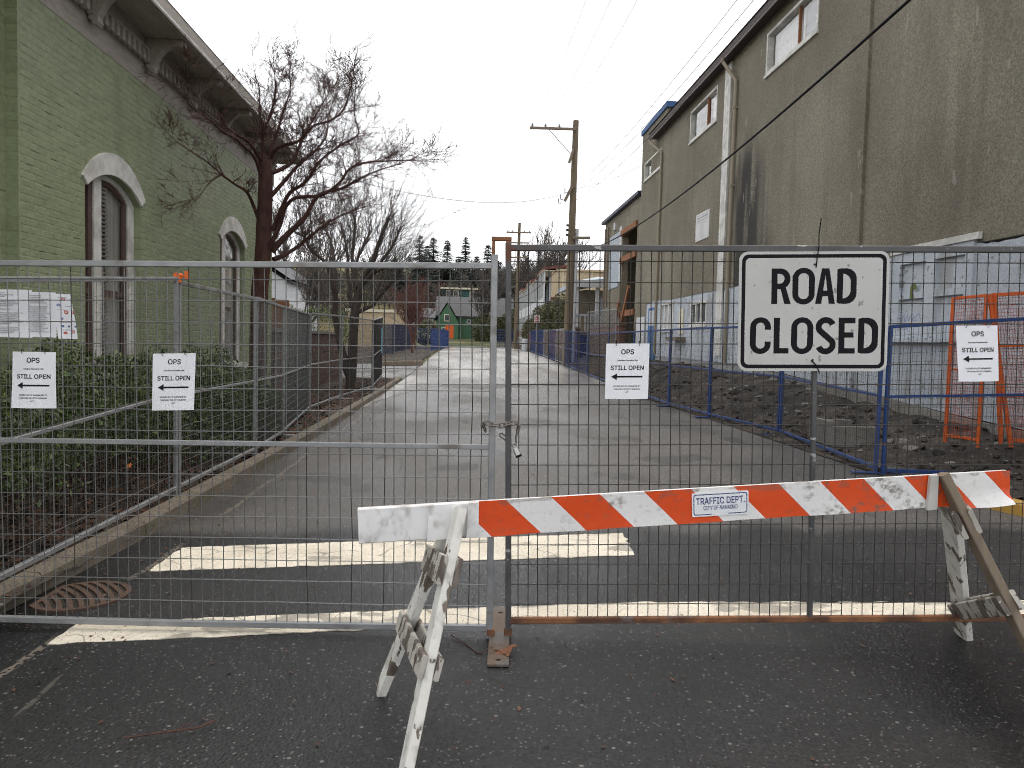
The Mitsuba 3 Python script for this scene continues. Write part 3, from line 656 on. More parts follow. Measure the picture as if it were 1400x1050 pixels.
# downspouts and white strip
def downspout(y, zt, zb, ytop):
    d = put('downspout', tube([(6.86, ytop, zt), (6.9, ytop, zt - .12), (RX - .07, y, zt - .75), (RX - .07, y, zt - .95), (RX - .07, y, zb)], .05, 8), 'm_pipe', sb, smooth=True)
    for z in (zt - 1.5, zt - 3.6): put('strap', box(RX - .13, RX, y - .06, y + .06, z, z + .05), 'm_pipe', d)
downspout(20.95, 9.55, 1.1, 21.4); downspout(29.0, 9.55, 1.2, 30.0)
ws = [box(RX - .05, RX + .0, 21.45 + k * .17, 21.45 + k * .17 + .155, 1.3, 9.5) for k in range(3)]
for m in ws: put('white_board', m, 'm_white', sb)
nb = put('notice', box(RX - .02, RX, 23.0, 24.35, 4.85, 5.7), 'm_sign', sb, label='small white notice board on the stucco')
nt = unary_union([sbox(.1, .68, 1.25, .74), sbox(.1, .6, 1.25, .62), sbox(.3, .52, 1.0, .54)] + [Point(.66, .27).buffer(.2).difference(Point(.66, .27).buffer(.185)), sbox(.64, .15, .68, .4)])
put('print', xf(extr(nt, .002), (RX - .0225, 24.35, 4.85), (0, -1, 0), (0, 0, 1), (-1, 0, 0)), 'm_greyprint', nb)
dr_ = put('door', box(RX - .04, RX + .02, 29.2, 30.3, 1.0, 3.0), 'm_doorblue', sb, label='blue door at the far end of the wall')
put('door_window', box(RX - .046, RX - .04, 29.35, 30.15, 2.3, 2.9), 'm_palegrey', dr_)
put('shelf', box(RX - .35, RX - .02, 25.0, 26.3, 1.72, 1.84), 'm_greywood', sb)
put('poster', box(RX - .055, RX - .02, 25.3, 25.75, 1.95, 2.8), 'm_cream', sb)
put('patch', box(RX - .03, RX + .003, 31.0, 32.5, 1.3, 2.7), 'm_housewhite', sb, label='white sheet fixed to the wall')

# ---- second building beyond with exposed timber
tb = thing('torn_building', 'grey stucco building with torn open wall showing rust coloured timber', 'building')
TX = 7.4
put('wall', merge([box(TX, TX + 8, 33.4, 33.7, .6, 8.0), wall_yz(sbox(33.7, .6, 42, 8.05).difference(sbox(34.0, 1.0, 37.2, 7.0)), TX, .3), box(TX + .31, TX + 8, 41.7, 41.99, .6, 8.0)]), 'm_stucco', tb)
put('inner_wall', box(TX + .9, TX + 1.0, 33.8, 37.4, .6, 7.9), 'm_palewood', tb)
put('roof', merge([box(TX - .2, TX + 8, 33.2, 42.3, 8.06, 8.2)]), 'm_navy', tb)
for y in (34.2, 34.9, 35.6, 36.3, 37.0): put('stud', beam((TX + .05, y, .9), (TX + .05, y, 7.3), .14, .10), 'm_cedar' if y != 35.6 else 'm_palewood', tb)
for z in (3.0, 5.6, 6.9): put('joist', beam((TX - .06, 33.9, z), (TX - .06, 37.3, z), .09, .28), 'm_cedar', tb)
put('brace', beam((TX - .12, 37.6, 1.2), (TX - .12, 34.8, 4.2), .08, .2), 'm_cedar', tb)
put('brace', beam((TX - .22, 38.2, 1.0), (TX - .22, 36.5, 3.6), .08, .2), 'm_cedar', tb)
put('panel', box(TX - .04, TX, 37.9, 40.4, 4.4, 7.1), 'm_porchblue', tb, label='pale sheathing panel')
put('panel', box(TX - .04, TX, 37.3, 37.85, 4.6, 7.3), 'm_housewhite', tb)
for y in (40.6, 41.4): put('vent_pipe', tube([(TX - .1, y, 3.5), (TX - .1, y, 7.7)], .05, 6), 'm_greywood', tb)
put('wall_light', box(TX - .08, TX, 38.9, 39.3, 7.35, 7.7), 'm_housewhite', tb)

# ---- porch house
ph = thing('porch_house', 'small brown house with a pale blue porch roof and white posts', 'house')
put('wall', box(6.9, 14, 46.0, 52, .4, 4.75), 'm_stucco', ph)
put('front_wall', box(6.55, 6.9, 45.99, 52, .4, 4.7), 'm_stucco', ph)
put('porch_roof', hexa([(5.8, 43.2, 4.75), (8.4, 43.2, 4.75), (8.4, 50, 5.25), (5.8, 50, 4.75)], [(5.8, 43.2, 5.0), (8.4, 43.2, 5.3), (8.4, 50, 5.9), (5.8, 50, 5.0)]), 'm_porchblue', ph)
put('fascia', box(5.78, 8.42, 43.1, 43.19, 4.70, 5.1), 'm_housewhite', ph)
for x in (6.15, 7.3, 8.2): put('post', box(x - .09, x + .09, 43.4, 43.58, .6, 4.74), 'm_housewhite', ph)
put('deck', box(5.9, 8.4, 43.3, 46, 2.0, 2.2), 'm_palewood', ph)
put('rail', box(5.9, 8.4, 43.3, 43.38, 3.1, 3.2), 'm_porchblue', ph)
for x in np.arange(6.3, 8.4, .3): put('baluster', box(x, x + .06, 43.32, 43.36, 2.2, 3.1), 'm_housewhite', ph)
put('door', box(7.6, 8.3, 45.94, 45.985, 2.2, 4.3), 'm_porchblue', ph)

# ---- apartment building far right
ap = thing('apartment_building', 'three storey beige apartment building with white balconies and overhanging roof', 'building')
AX, A0, A1 = 8.6, 79.0, 120.0
put('wall', box(AX + 1.4, AX + 16, A0, A1, .6, 8.9), 'm_beige', ap)
put('end_wall', box(AX - .1, AX + 1.39, A0, A0 + .3, .6, 8.9), 'm_beige', ap)
put('brick_panel', box(AX - .14, AX + .75, A0 - .05, A0 - .002, 2.2, 6.2), 'm_redbrown', ap)
for k in range(9): put('joint_strip', box(AX + 1.0 + 1.5 * k, AX + 1.1 + 1.5 * k, A0 - .04, A0 - .002, .6, 8.9), 'm_cream', ap)
put('joint_strip', box(AX + .9, AX + 16, A0 - .06, A0 - .041, 5.4, 5.5), 'm_cream', ap)
put('flat_roof', box(AX + .3, AX + 16.2, A0 - .2, A1, 8.91, 9.1), 'm_beige', ap)
for i in range(5):
    ya, yb_ = A0 + i * 8.0 + .2, A0 + i * 8.0 + 7.0
    zt = 9.3 if i % 2 == 0 else 8.9
    put('bay_roof', hexa([(AX - 1.0, ya - .4, zt - .35), (AX + 1.6, ya - .4, zt), (AX + 1.6, yb_ + .4, zt), (AX - 1.0, yb_ + .4, zt - .35)], [(AX - 1.0, ya - .4, zt - .1), (AX + 1.6, ya - .4, zt + .3), (AX + 1.6, yb_ + .4, zt + .3), (AX - 1.0, yb_ + .4, zt - .1)]), 'm_redbrown' , ap)
    put('bay_soffit', box(AX - .98, AX + 1.3, ya - .38, yb_ + .38, zt - .42, zt - .36), 'm_cream', ap)
    for f, zf in enumerate((2.0, 4.9)):
        put('balcony_floor', box(AX - .9, AX + 1.39, ya, yb_, zf, zf + .2), 'm_housewhite', ap)
        put('balcony_front', box(AX - .9, AX - .84, ya, yb_, zf + .2, zf + 1.2), 'm_housewhite' if f else 'm_redbrown', ap)
        pass
    put('glazing', box(AX + .5, AX + .6, ya + .1, yb_ - .1, .8, zt - .45), 'm_darkpane', ap)  # dark plane set in as the shade of the balcony openings and their windows
    for y in np.linspace(ya, yb_, 5): put('post', box(AX - .92, AX - .76, y - .09, y + .09, .8, zt - .42), 'm_housewhite', ap)
    put('panel', box(AX + .2, AX + .3, ya + 3.6, yb_ - 1.2, 1.0, zt - .45), 'm_housewhite', ap)

# ---- low brick wall and hedge behind the right fence
lw = thing('garden_wall', 'low red brick garden wall behind the blue fence panels', 'wall')
put('wall', box(6.0, 6.25, 42.5, 76, .4, 2.35), 'm_redbrick', lw)
put('coping', box(5.96, 6.29, 42.4, 76.1, 2.351, 2.45), 'm_greyconc', lw)
lw2 = thing('brick_yard_wall', 'dark red brick yard wall below the torn open timber', 'wall')
put('wall', box(6.7, 6.9, 33.5, 42.3, .5, 2.35), 'm_redbrick', lw2)
put('coping', box(6.66, 6.94, 33.45, 42.35, 2.351, 2.43), 'm_redbrick', lw2)

# ---- left: brown low wall beyond the green building
bw = thing('brown_wall', 'low brown brick wall beyond the green building', 'wall')
put('wall', box(-4.75, -4.5, 18.3, 27.5, -.1, 1.62), 'm_brownbrick', bw)
put('coping', box(-4.8, -4.45, 18.25, 27.55, 1.621, 1.7), 'm_greyconc', bw)
cf = thing('cedar_screen', 'reddish cedar board screen at the corner of the green building', 'fence')
for k in range(5): put('board', box(-6.3 + k * .35, -6.3 + k * .35 + .33, 20.0, 20.04, .1, 2.45 + (k % 2) * .04), 'm_cedar', cf)

# ---- houses far away
def simple_house(name, label, x0, x1, y0, y1, z0, zw, ridge, wallm, roofm, axis='x', wins=(), win_m='m_darkpane', frame_m='m_housewhite', ov=.4):
    h = thing(name, label, 'house')
    put('wall', box(x0, x1, y0, y1, z0, zw), wallm, h)
    if axis == 'x':
        ym = (y0 + y1) / 2
        v = [(x0 - ov, y0 - ov, zw - .1), (x1 + ov, y0 - ov, zw - .1), (x1 + ov, ym, ridge), (x0 - ov, ym, ridge), (x0 - ov, y1 + ov, zw - .1), (x1 + ov, y1 + ov, zw - .1)]
        f = [[0, 1, 2], [0, 2, 3], [3, 2, 5], [3, 5, 4]]
        gv = [(x0, y0, zw), (x0, y1, zw), (x0, ym, ridge - .25), (x1, y0, zw), (x1, y1, zw), (x1, ym, ridge - .25)]
    else:
        xm = (x0 + x1) / 2
        v = [(x0 - ov, y0 - ov, zw - .1), (x0 - ov, y1 + ov, zw - .1), (xm, y1 + ov, ridge), (xm, y0 - ov, ridge), (x1 + ov, y0 - ov, zw - .1), (x1 + ov, y1 + ov, zw - .1)]
        f = [[0, 1, 2], [0, 2, 3], [3, 2, 5], [3, 5, 4]]
        gv = [(x0, y0, zw), (x1, y0, zw), (xm, y0, ridge - .25), (x0, y1, zw), (x1, y1, zw), (xm, y1, ridge - .25)]
    rv = np.array(v, float); rf = np.array(f)
    put('roof', merge([(rv, rf), (rv + [0, 0, .2], rf)]), roofm, h)
    put('gable', (np.array(gv), np.array([[0, 1, 2], [3, 4, 5]])), wallm, h)
    for (xa, xb, za, zb) in wins:
        w = put('window', box(xa, xb, y0 - .08, y0 - .002, za, zb), frame_m, h)
        put('pane', box(xa + .15, xb - .15, y0 - .12, y0 - .081, za + .15, zb - .15), win_m, w)
    return h
simple_house('green_house', 'bright green house with grey roof at the far end of the road', -5.2, 7.5, 132, 140, .8, 5.5, 8.9, 'm_greenhouse', 'm_roofgrey', 'x', [(1.0, 2.3, 2.0, 3.9), (-.2, .5, 4.4, 5.1)])
h = simple_house('green_gable', 'green gabled wing with pale attic window facing the road end', -5.3, -1.6, 130, 134, .8, 4.6, 7.8, 'm_greenhouse', 'm_roofgrey', 'y', [(-4.0, -3.0, 4.6, 5.8), (-4.4, -3.2, 2.0, 3.6)], frame_m='m_cream', ov=.08)
th = thing('teal_house', 'teal house with cream trimmed windows high on the wooded hill', 'house')
put('wall', box(-5.4, 1.6, 160, 168, 7.5, 11.9), 'm_teal', th)
put('roof', box(-6.0, 2.2, 159.4, 168.5, 11.95, 12.3), 'm_cream', th)
for xa in (-4.6, -3.2, .2): 
    w = put('window', box(xa, xa + 1.2, 159.9, 159.998, 9.7, 11.8), 'm_cream', th); put('pane', box(xa + .2, xa + 1.0, 159.86, 159.899, 9.9, 11.6), 'm_shadegrey', w)
put('balcony_rail', box(-5.5, 1.7, 159.7, 159.8, 9.45, 9.7), 'm_cream', th)
for xa in np.arange(-5.4, 1.7, 1.18): put('trim', box(xa, xa + .18, 159.82, 159.898, 7.6, 9.44), 'm_cream', th)
simple_house('white_house', 'white house with grey roof behind the bare trees on the left', -21, -13.5, 58, 70, .6, 5.6, 8.2, 'm_housewhite', 'm_roofgrey', 'y', [(-18.5, -17.3, 3.6, 5.0)])
simple_house('far_white_house', 'pale house with grey roof just left of the green house', -10.2, -5.8, 128, 136, .8, 5.0, 6.6, 'm_housewhite', 'm_roofgrey', 'x')
bl = thing('beige_garage', 'low beige flat roofed building behind the dark blue fence', 'building')
put('wall', box(-13, -6.8, 84, 92, .5, 4.3), 'm_beige', bl); put('roof', box(-13.2, -6.6, 83.8, 92.2, 4.301, 4.6), 'm_cream', bl)
ob = thing('construction_board', 'bright orange panel standing at the end of the left blue fence', 'construction sign')
put('panel', box(-2.75, -1.75, 96, 96.06, 1.7, 3.4), 'm_hiorange', ob); put('leg', box(-2.6, -2.5, 96.07, 96.13, .5, 3.3), 'm_shadegrey', ob); put('leg', box(-2.0, -1.9, 96.07, 96.13, .5, 3.3), 'm_shadegrey', ob)

# ================================================================== FENCES
def bil(c, s, t):
    """corner order: bottom start, bottom end, top end, top start"""
    c = [np.asarray(k, float) for k in c]
    return c[0] * (1 - s) * (1 - t) + c[1] * s * (1 - t) + c[2] * s * t + c[3] * (1 - s) * t
def fence_panel(name, label, corners, m='m_galv', wm='m_wire', sx=.055, sz=.11, rt=.034, wr=.0019, mid=.5, group=None, category='fence panel', mids=1, feet=True, mesh_lab=None, rails=True):
    k = thing(name, label, category, group)
    L = np.linalg.norm(np.array(corners[1]) - np.array(corners[0])); Hh = np.linalg.norm(np.array(corners[3]) - np.array(corners[0]))
    B = lambda s, t: bil(corners, s, t)
    side = unit(np.array(corners[1]) - np.array(corners[0]))
    e = rt / 2 / L
    if rails:
        put('top_rail', beam(B(e, 1), B(1 - e, 1), rt, rt), m, k)
        put('bottom_rail', beam(B(e, .03), B(1 - e, .03), rt, rt), m, k)
        for q in range(mids):
            t = mid if mids == 1 else .33 + .33 * q
            put('middle_rail', beam(B(e, t), B(1 - e, t), rt * .75, rt * .75), m, k)
    for s in (0, 1): put('post', prism(B(s, -.02), B(s, 1.008), rrect(rt, rt, .004), up=side), m, k)
    if feet:
        for s in (0, 1):
            p = B(s, 0); n = np.cross(side, [0, 0, 1]); put('foot', prism(p + n * .28 + [0, 0, -.012], p - n * .28 + [0, 0, -.012], rrect(.09, .012, .003)), m, k)
    ws = []
    nv, nh = max(2, int(L / sx)), max(2, int(Hh / sz))
    sd = 3 if wr < .004 else 4
    for i in range(1, nv): ws.append(tube([B(i / nv, .03), B(i / nv, 1)], wr, sd))
    for j in range(1, nh): ws.append(tube([B(0, .03 + .97 * j / nh), B(1, .03 + .97 * j / nh)], wr, sd))
    stuff('wire_mesh', merge(ws), wm, k, mesh_lab)
    return k
def vert(xa, ya, xb, yb, za0, zb0, za1, zb1): return [(xa, ya, za0), (xb, yb, zb0), (xb, yb, zb1), (xa, ya, za1)]
# side fence on the left kerb
fence_panel('kerb_fence_panel', 'grey wire panel on the left kerb in front of the hedge, nearest of the row', vert(-2.68, 4.3, -2.63, 7.12, .05, .07, 1.80, 2.03), m='m_galv', mid=.47, sx=.055, sz=.11, feet=False)
fence_panel('kerb_fence_panel', 'grey wire panel on the left kerb between the orange capped post and the tree', vert(-2.63, 7.2, -2.62, 9.66, .07, .07, 2.0, 1.99), mid=.47, feet=False)
fence_panel('kerb_fence_panel', 'grey wire panel in front of the bare tree trunk on the left', vert(-2.62, 9.75, -2.72, 11.6, .07, .06, 2.0, 1.96), mid=.47, feet=False, sx=.05, wr=.0026)
fence_panel('kerb_fence_panel', 'grey wire panel beside the leaf strewn bed, just past the bare tree', vert(-2.74, 11.7, -3.15, 15.6, .06, .06, 1.97, 1.98), mid=.47, sx=.045, wr=.0028)
fence_panel('kerb_fence_panel', 'dark wire panel in front of the brown brick wall', vert(-3.15, 15.7, -3.05, 18.9, .06, .06, 2.0, 2.05), mid=.47, sx=.05, wm='m_darkwire')
fence_panel('kerb_fence_panel', 'dark wire panel in front of the pollarded tree', vert(-3.05, 19.0, -2.75, 22.5, .06, .07, 2.05, 2.05), mid=.47, sx=.045, wm='m_darkwire')
fence_panel('kerb_fence_panel', 'dark wire panel at the corner of the driveway', vert(-2.75, 22.6, -3.1, 28.3, .07, .12, 2.05, 2.3), mid=.47, sx=.035, sz=.06, wr=.0034, wm='m_darkwire')
oc = 'kerb_fence_panel_001'
put('orange_cap', beam((-2.63, 7.13, 2.065), (-2.63, 7.22, 2.065), .06, .04, .012), 'm_cap', oc); put('orange_clip', box(-2.66, -2.60, 7.13, 7.17, 2.0, 2.05), 'm_cap', oc); put('orange_clip', box(-2.585, -2.56, 7.2, 7.25, 2.03, 2.11), 'm_cap', oc)
# blue fence on the right
RPTS = [(4.86, 8.72), (5.22, 12.45), (4.95, 15.35), (4.83, 18.05), (4.9, 22.4), (5.0, 27.0), (5.06, 32.0)]
RL = ['blue wire panel running back from the fence corner behind the large white sign', 'blue wire panel along the dirt lot, second from the fence corner', 'blue wire panel along the dirt lot, third from the fence corner',
      'blue wire panel along the dirt lot behind the middle paper notice', 'blue wire panel opposite the blue door', 'blue wire panel just before the torn open building']
for (a, b, lab) in zip(RPTS, RPTS[1:], RL):
    fence_panel('blue_fence_panel', lab, vert(a[0], a[1] + .04, b[0], b[1] - .04, G(*a) + .03, G(*b) + .03, 1.83 if a[1] < 9 else 1.93, 1.93), m='m_blue', wm='m_darkwire', mid=.53, sx=.06, sz=.10, wr=.0018, rt=.042)
fence_panel('blue_fence_panel', 'blue wire panel turning towards the building, in front of the orange fence', vert(4.92, 8.7, 8.0, 8.66, .10, .05, 1.84, 2.1), m='m_blue', wm='m_darkwire', mid=.53, sx=.055, sz=.105, wr=.0026, rt=.042)
FP = [(5.06, 32.0), (5.1, 35.5), (5.14, 38.5), (5.2, 41.5), (5.2, 45), (5.2, 48.5), (5.22, 52.5), (5.3, 57), (5.34, 61), (5.38, 65.5)]
FM = ['m_navy', 'm_blue', 'm_blue', 'm_galv', 'm_blue', 'm_galv', 'm_blue', 'm_blue', 'm_blue']
FL = ['blue panel below the exposed timber', 'blue panel in front of the dark red yard wall', 'deep blue panel nearest the wooden pole', 'bare grey panel beside the wooden pole', 'blue panel just past the wooden pole', 'bare grey panel before the ivy', 'blue panel in front of the low garden wall', 'deep blue panel near the white barrel', 'last blue panel of the right hand row']
for a, b, m_, l in zip(FP, FP[1:], FM, FL):
    fence_panel('site_fence_panel', l, vert(a[0], a[1] + .05, b[0], b[1] - .05, G(*a) + .03, G(*b) + .03, G(*a) + 1.82, G(*b) + 1.82), m=m_, wm='m_blue' if m_ != 'm_galv' else 'm_wire', mid=.5, sx=.08, sz=.10, wr=.003, rt=.045)
fence_panel('site_fence_panel', 'blue panel across the far end beside the second pole', vert(2.9, 92, 6.0, 92, G(3, 92), G(6, 92), G(3, 92) + 2.2, G(6, 92) + 2.2), m='m_blue', wm='m_blue', sx=.1, sz=.2, wr=.012, rt=.05)
# left far fences
LF = [((-5.6, 47.9), (-5.3, 55)), ((-5.3, 55.1), (-5.15, 62)), ((-5.15, 62.1), (-5.0, 71))]
for i, (a, b) in enumerate(LF):
    fence_panel('navy_fence_panel', ['dark navy panel, nearest of three beyond the driveway', 'dark navy panel, middle one of three beyond the driveway', 'dark navy panel, farthest of three beyond the driveway'][i], vert(a[0], a[1], b[0], b[1], G(*a) + .1, G(*b) + .1, G(*a) + 2.15, G(*b) + 2.15), m='m_navy', wm='m_navy', sx=.10, sz=.12, wr=.006, rt=.05)
LF2 = [((-3.05, 65.5), (-2.75, 71)), ((-2.75, 71.2), (-2.4, 77)), ((-2.4, 77.2), (-2.1, 84)), ((-4.6, 70.6), (-2.8, 71.1))]
for i, (a, b) in enumerate(LF2):
    fence_panel('road_end_panel', ['bright blue panel at the left road edge, nearest', 'bright blue panel at the left road edge, middle', 'bright blue panel at the left road edge, farthest', 'bright blue panel set across the left road edge'][i], vert(a[0], a[1], b[0], b[1], G(*a) + .05, G(*b) + .05, G(*a) + 1.9, G(*b) + 1.9), m='m_blue', wm='m_blue', sx=.10, sz=.12, wr=.006, rt=.06)
# galvanised gate panel behind
fence_panel('yard_gate', 'tall grey mesh gate in front of the torn building', vert(6.35, 40.5, 6.6, 34.0, .9, .95, 3.2, 3.1), sx=.07, sz=.2, wr=.004, rt=.05, category='gate')
# orange site fence near the building corner
ofp = fence_panel('orange_fence_panel', 'orange framed mesh panel behind the rightmost paper notice', vert(6.12, 9.42, 6.35, 9.12, .45, .43, 2.24, 2.27), m='m_orange', wm='m_orangewire', sx=.024, sz=.045, wr=.0030, rt=.036, feet=False)
ofp = fence_panel('orange_fence_panel', 'orange framed mesh panel leaning at the right edge of the picture', [(6.70, 9.02, .45), (7.2, 8.92, .42), (7.1, 8.95, 2.33), (6.36, 9.08, 2.27)], m='m_orange', wm='m_orangewire', sx=.024, sz=.045, wr=.0030, rt=.045, feet=False, mids=2)
put('brace', beam((6.40, 9.05, 2.25), (6.60, 9.05, .45), .05, .04), 'm_orange', ofp)

# ================================================================== GATE PANELS IN FRONT
def lerp3(a, b, s): return np.asarray(a, float) * (1 - s) + np.asarray(b, float) * s
r3 = np.random.default_rng(21)
def wavy(p, q, amp, n, r):
    s = np.linspace(0, 1, n); p, q = np.asarray(p), np.asarray(q)
    t = unit(q - p); sd = unit(np.cross(t, [0, 1, 0]))
    pts = p + (q - p) * s[:, None]
    w = np.cumsum(r.normal(0, 1, n)); w -= w[0] + (w[-1] - w[0]) * s
    return pts + sd * (w / (np.abs(w).max() + 1e-9) * amp)[:, None]
def gate(name, label, c, steel, bottom_m, wirem, sx, z_levels, wr, sag=0.0):
    k = thing(name, label, 'gate panel')
    B = lambda s, t: bil(c, s, t)
    return k, B
# left panel: bottom rail, top rail end points on the post lines
GLc = [(-2.72, 4.187, .0), (.150, 3.93, .055), (.128, 3.932, 1.930), (-2.75, 4.19, 1.878)]
gl, BL = gate('steel_gate_panel', 'grey galvanised wire gate panel on the left half of the road', GLc, 'm_galv', 'm_galv', 'm_wire', .0555, None, .002)
put('top_rail', beam(BL(0, 1), BL(.996, 1), .030, .030), 'm_galv', gl)
put('bottom_rail', merge([beam(BL(0, 0.0), BL(.42, -.004), .030, .032), beam(BL(.42, -.004), BL(.996, .0), .030, .032)]), 'm_galv', gl)
put('middle_rail', beam(BL(0, .508), BL(.996, .506), .022, .026), 'm_galv', gl)
put('post', beam(BL(1, -.03) , BL(1, 1.03), .034, .034, up=(0, 1, 0)), 'm_galv', gl)
put('post', beam(BL(0, -.03), BL(0, 1.01), .034, .034, up=(0, 1, 0)), 'm_galv', gl)
Ll = 2.885; n = int(Ll / .0562)
for i in range(1, n):
    s = 1 - (i * .0562) / Ll
    p, q = BL(s, .005), BL(s, .995)
    wob = i in (2, 10, 13, 17, 28, 39)
    pts = wavy(p, q, .010 if wob else .003, 14 if wob else 5, r3)
    put('wire', tube(pts, .0025, 4), 'm_darkwire' if wob else 'm_wire', gl)
for t in np.arange(.062, .99, .0598):
    if abs(t - .507) < .02: continue
    p, q = BL(0, t), BL(.995, t)
    pts = wavy(p, q, .003, 9, r3) + np.array([0, -.0035, 0])
    put('wire', tube(pts, .0025, 4), 'm_wire', gl)
# right panel
GRc = [(.247, 3.93, .095), (3.12, 3.625, .238), (3.07, 3.63, 2.075), (.197, 3.935, 2.024)]
grk, BR = gate('dark_gate_panel', 'dark steel wire gate panel with rusty bottom rail on the right half of the road', GRc, 'm_darksteel', 'm_rust', 'm_darkwire', .0508, None, .002)
put('top_rail', beam(BR(.004, 1), BR(1, 1), .030, .031), 'm_darksteel', grk)
put('bottom_rail', beam(BR(.004, 0), BR(1, 0), .030, .030), 'm_rust', grk, label='rusty bottom rail')
put('post', beam(lerp3(BR(0, 0), (.25, 3.93, .012), 1.0), BR(0, 1.012), .030, .030, up=(0, 1, 0)), 'm_darksteel', grk)
put('post', beam(BR(1, -.05), BR(1, 1.0), .030, .030, up=(0, 1, 0)), 'm_darksteel', grk)
put('post', beam(BR(.535, .005), BR(.5335, .995), .024, .024, up=(0, 1, 0)), 'm_darksteel', grk, label='thin middle post behind the sign')
Lr = 2.88; n = int(Lr / .0515)
for i in range(1, n):
    s = (i * .0515) / Lr
    wob = i in (3, 17, 29)
    pts = wavy(BR(s, .004), BR(s, .996), .006 if wob else .0025, 10 if wob else 5, r3)
    put('wire', tube(pts, .0025, 4), 'm_darkwire', grk)
for t in np.arange(.045, .99, .0541):
    pts = wavy(BR(.003, t), BR(1, t), .002, 9, r3) + np.array([0, -.0035, 0])
    put('wire', tube(pts, .0025, 4), 'm_darkwire', grk)
# rusty bracket joining the posts
cb = thing('post_bracket', 'rusty inverted U bracket joining the two gate posts at the top', 'bracket')
put('bar', beam((.112, 3.94, 2.068), (.213, 3.936, 2.068), .026, .020), 'm_rust', cb)
put('leg', beam((.122, 3.938, 1.95), (.122, 3.94, 2.058), .016, .016, up=(0, 1, 0)), 'm_rust', cb)
put('leg', beam((.198, 3.936, 2.03), (.198, 3.936, 2.058), .026, .026, up=(0, 1, 0)), 'm_rust', cb)
# foot plate
fp = thing('foot_plate', 'brown steel base plate under the two gate posts', 'base plate')
pl = sbox(-.052, -.40, .052, .40).difference(Point(0, -.345).buffer(.013)).difference(Point(0, .30).buffer(.013)).buffer(-.002).buffer(.002)
put('plate', xf(extr(pl, .011), (.205, 3.955, .008), unit((1, -.06, .02)), unit((.06, 1, 0)), (0, 0, 1)), 'm_plate', fp)
put('socket', beam((.158, 3.93, .019), (.158, 3.93, .05), .042, .042, up=(0, 1, 0)), 'm_rust', fp)
put('socket', beam((.248, 3.93, .019), (.248, 3.93, .05), .040, .040, up=(0, 1, 0)), 'm_rust', fp)
# chain and padlock
ch = thing('chain', 'steel chain looped round the two gate posts', 'chain')
def link(c, d, up, L=.042, W=.022, r=.0042):
    d = unit(d); up = np.asarray(up, float); u = unit(up - d * (up @ d)); ang = np.linspace(0, 2 * np.pi, 17)
    pts = np.asarray(c) + np.sign(np.cos(ang))[:, None] * d * (L / 2 - W / 2) + np.cos(ang)[:, None] * d * W / 2 + np.sin(ang)[:, None] * u * W / 2
    return tube(pts, r, 6)
cpts = [(.085, 3.935, 1.118), (.105, 3.912, 1.132), (.140, 3.905, 1.122), (.172, 3.905, 1.118), (.203, 3.905, 1.123), (.232, 3.905, 1.132), (.258, 3.91, 1.135), (.275, 3.92, 1.122), (.268, 3.925, 1.09), (.262, 3.925, 1.062), (.262, 3.925, 1.034)]
for i, (a, b) in enumerate(zip(cpts, cpts[1:])):
    a, b = np.array(a), np.array(b)
    put('link', link((a + b) / 2, b - a, (0, 0.3, 1) if i % 2 else (0, 1, .4), L=np.linalg.norm(b - a) + .012), 'm_chain', ch, smooth=True)
for i, (a, b) in enumerate([((.09, 3.94, 1.115), (.105, 3.96, 1.085)), ((.185, 3.96, 1.065), (.222, 3.955, 1.04))]):
    a, b = np.array(a), np.array(b); put('link', link((a + b) / 2, b - a, (0, .6, 1), L=np.linalg.norm(b - a) + .014), 'm_chain', ch, smooth=True)
pk = thing('padlock', 'small silver padlock hanging from the chain', 'padlock')
put('shackle', link((.258, 3.92, 1.013), (.4, 0, -1), (1, 0, .4), .034, .026, .0035), 'm_brass', pk, smooth=True)
put('body', beam((.259, 3.918, 1.004), (.279, 3.914, .960), .03, .022, .005, up=(0, 1, 0)), 'm_brass', pk)
put('bumper', beam((.2755, 3.9135, .968), (.280, 3.912, .957), .032, .024, .003, up=(0, 1, 0)), 'm_black', pk)

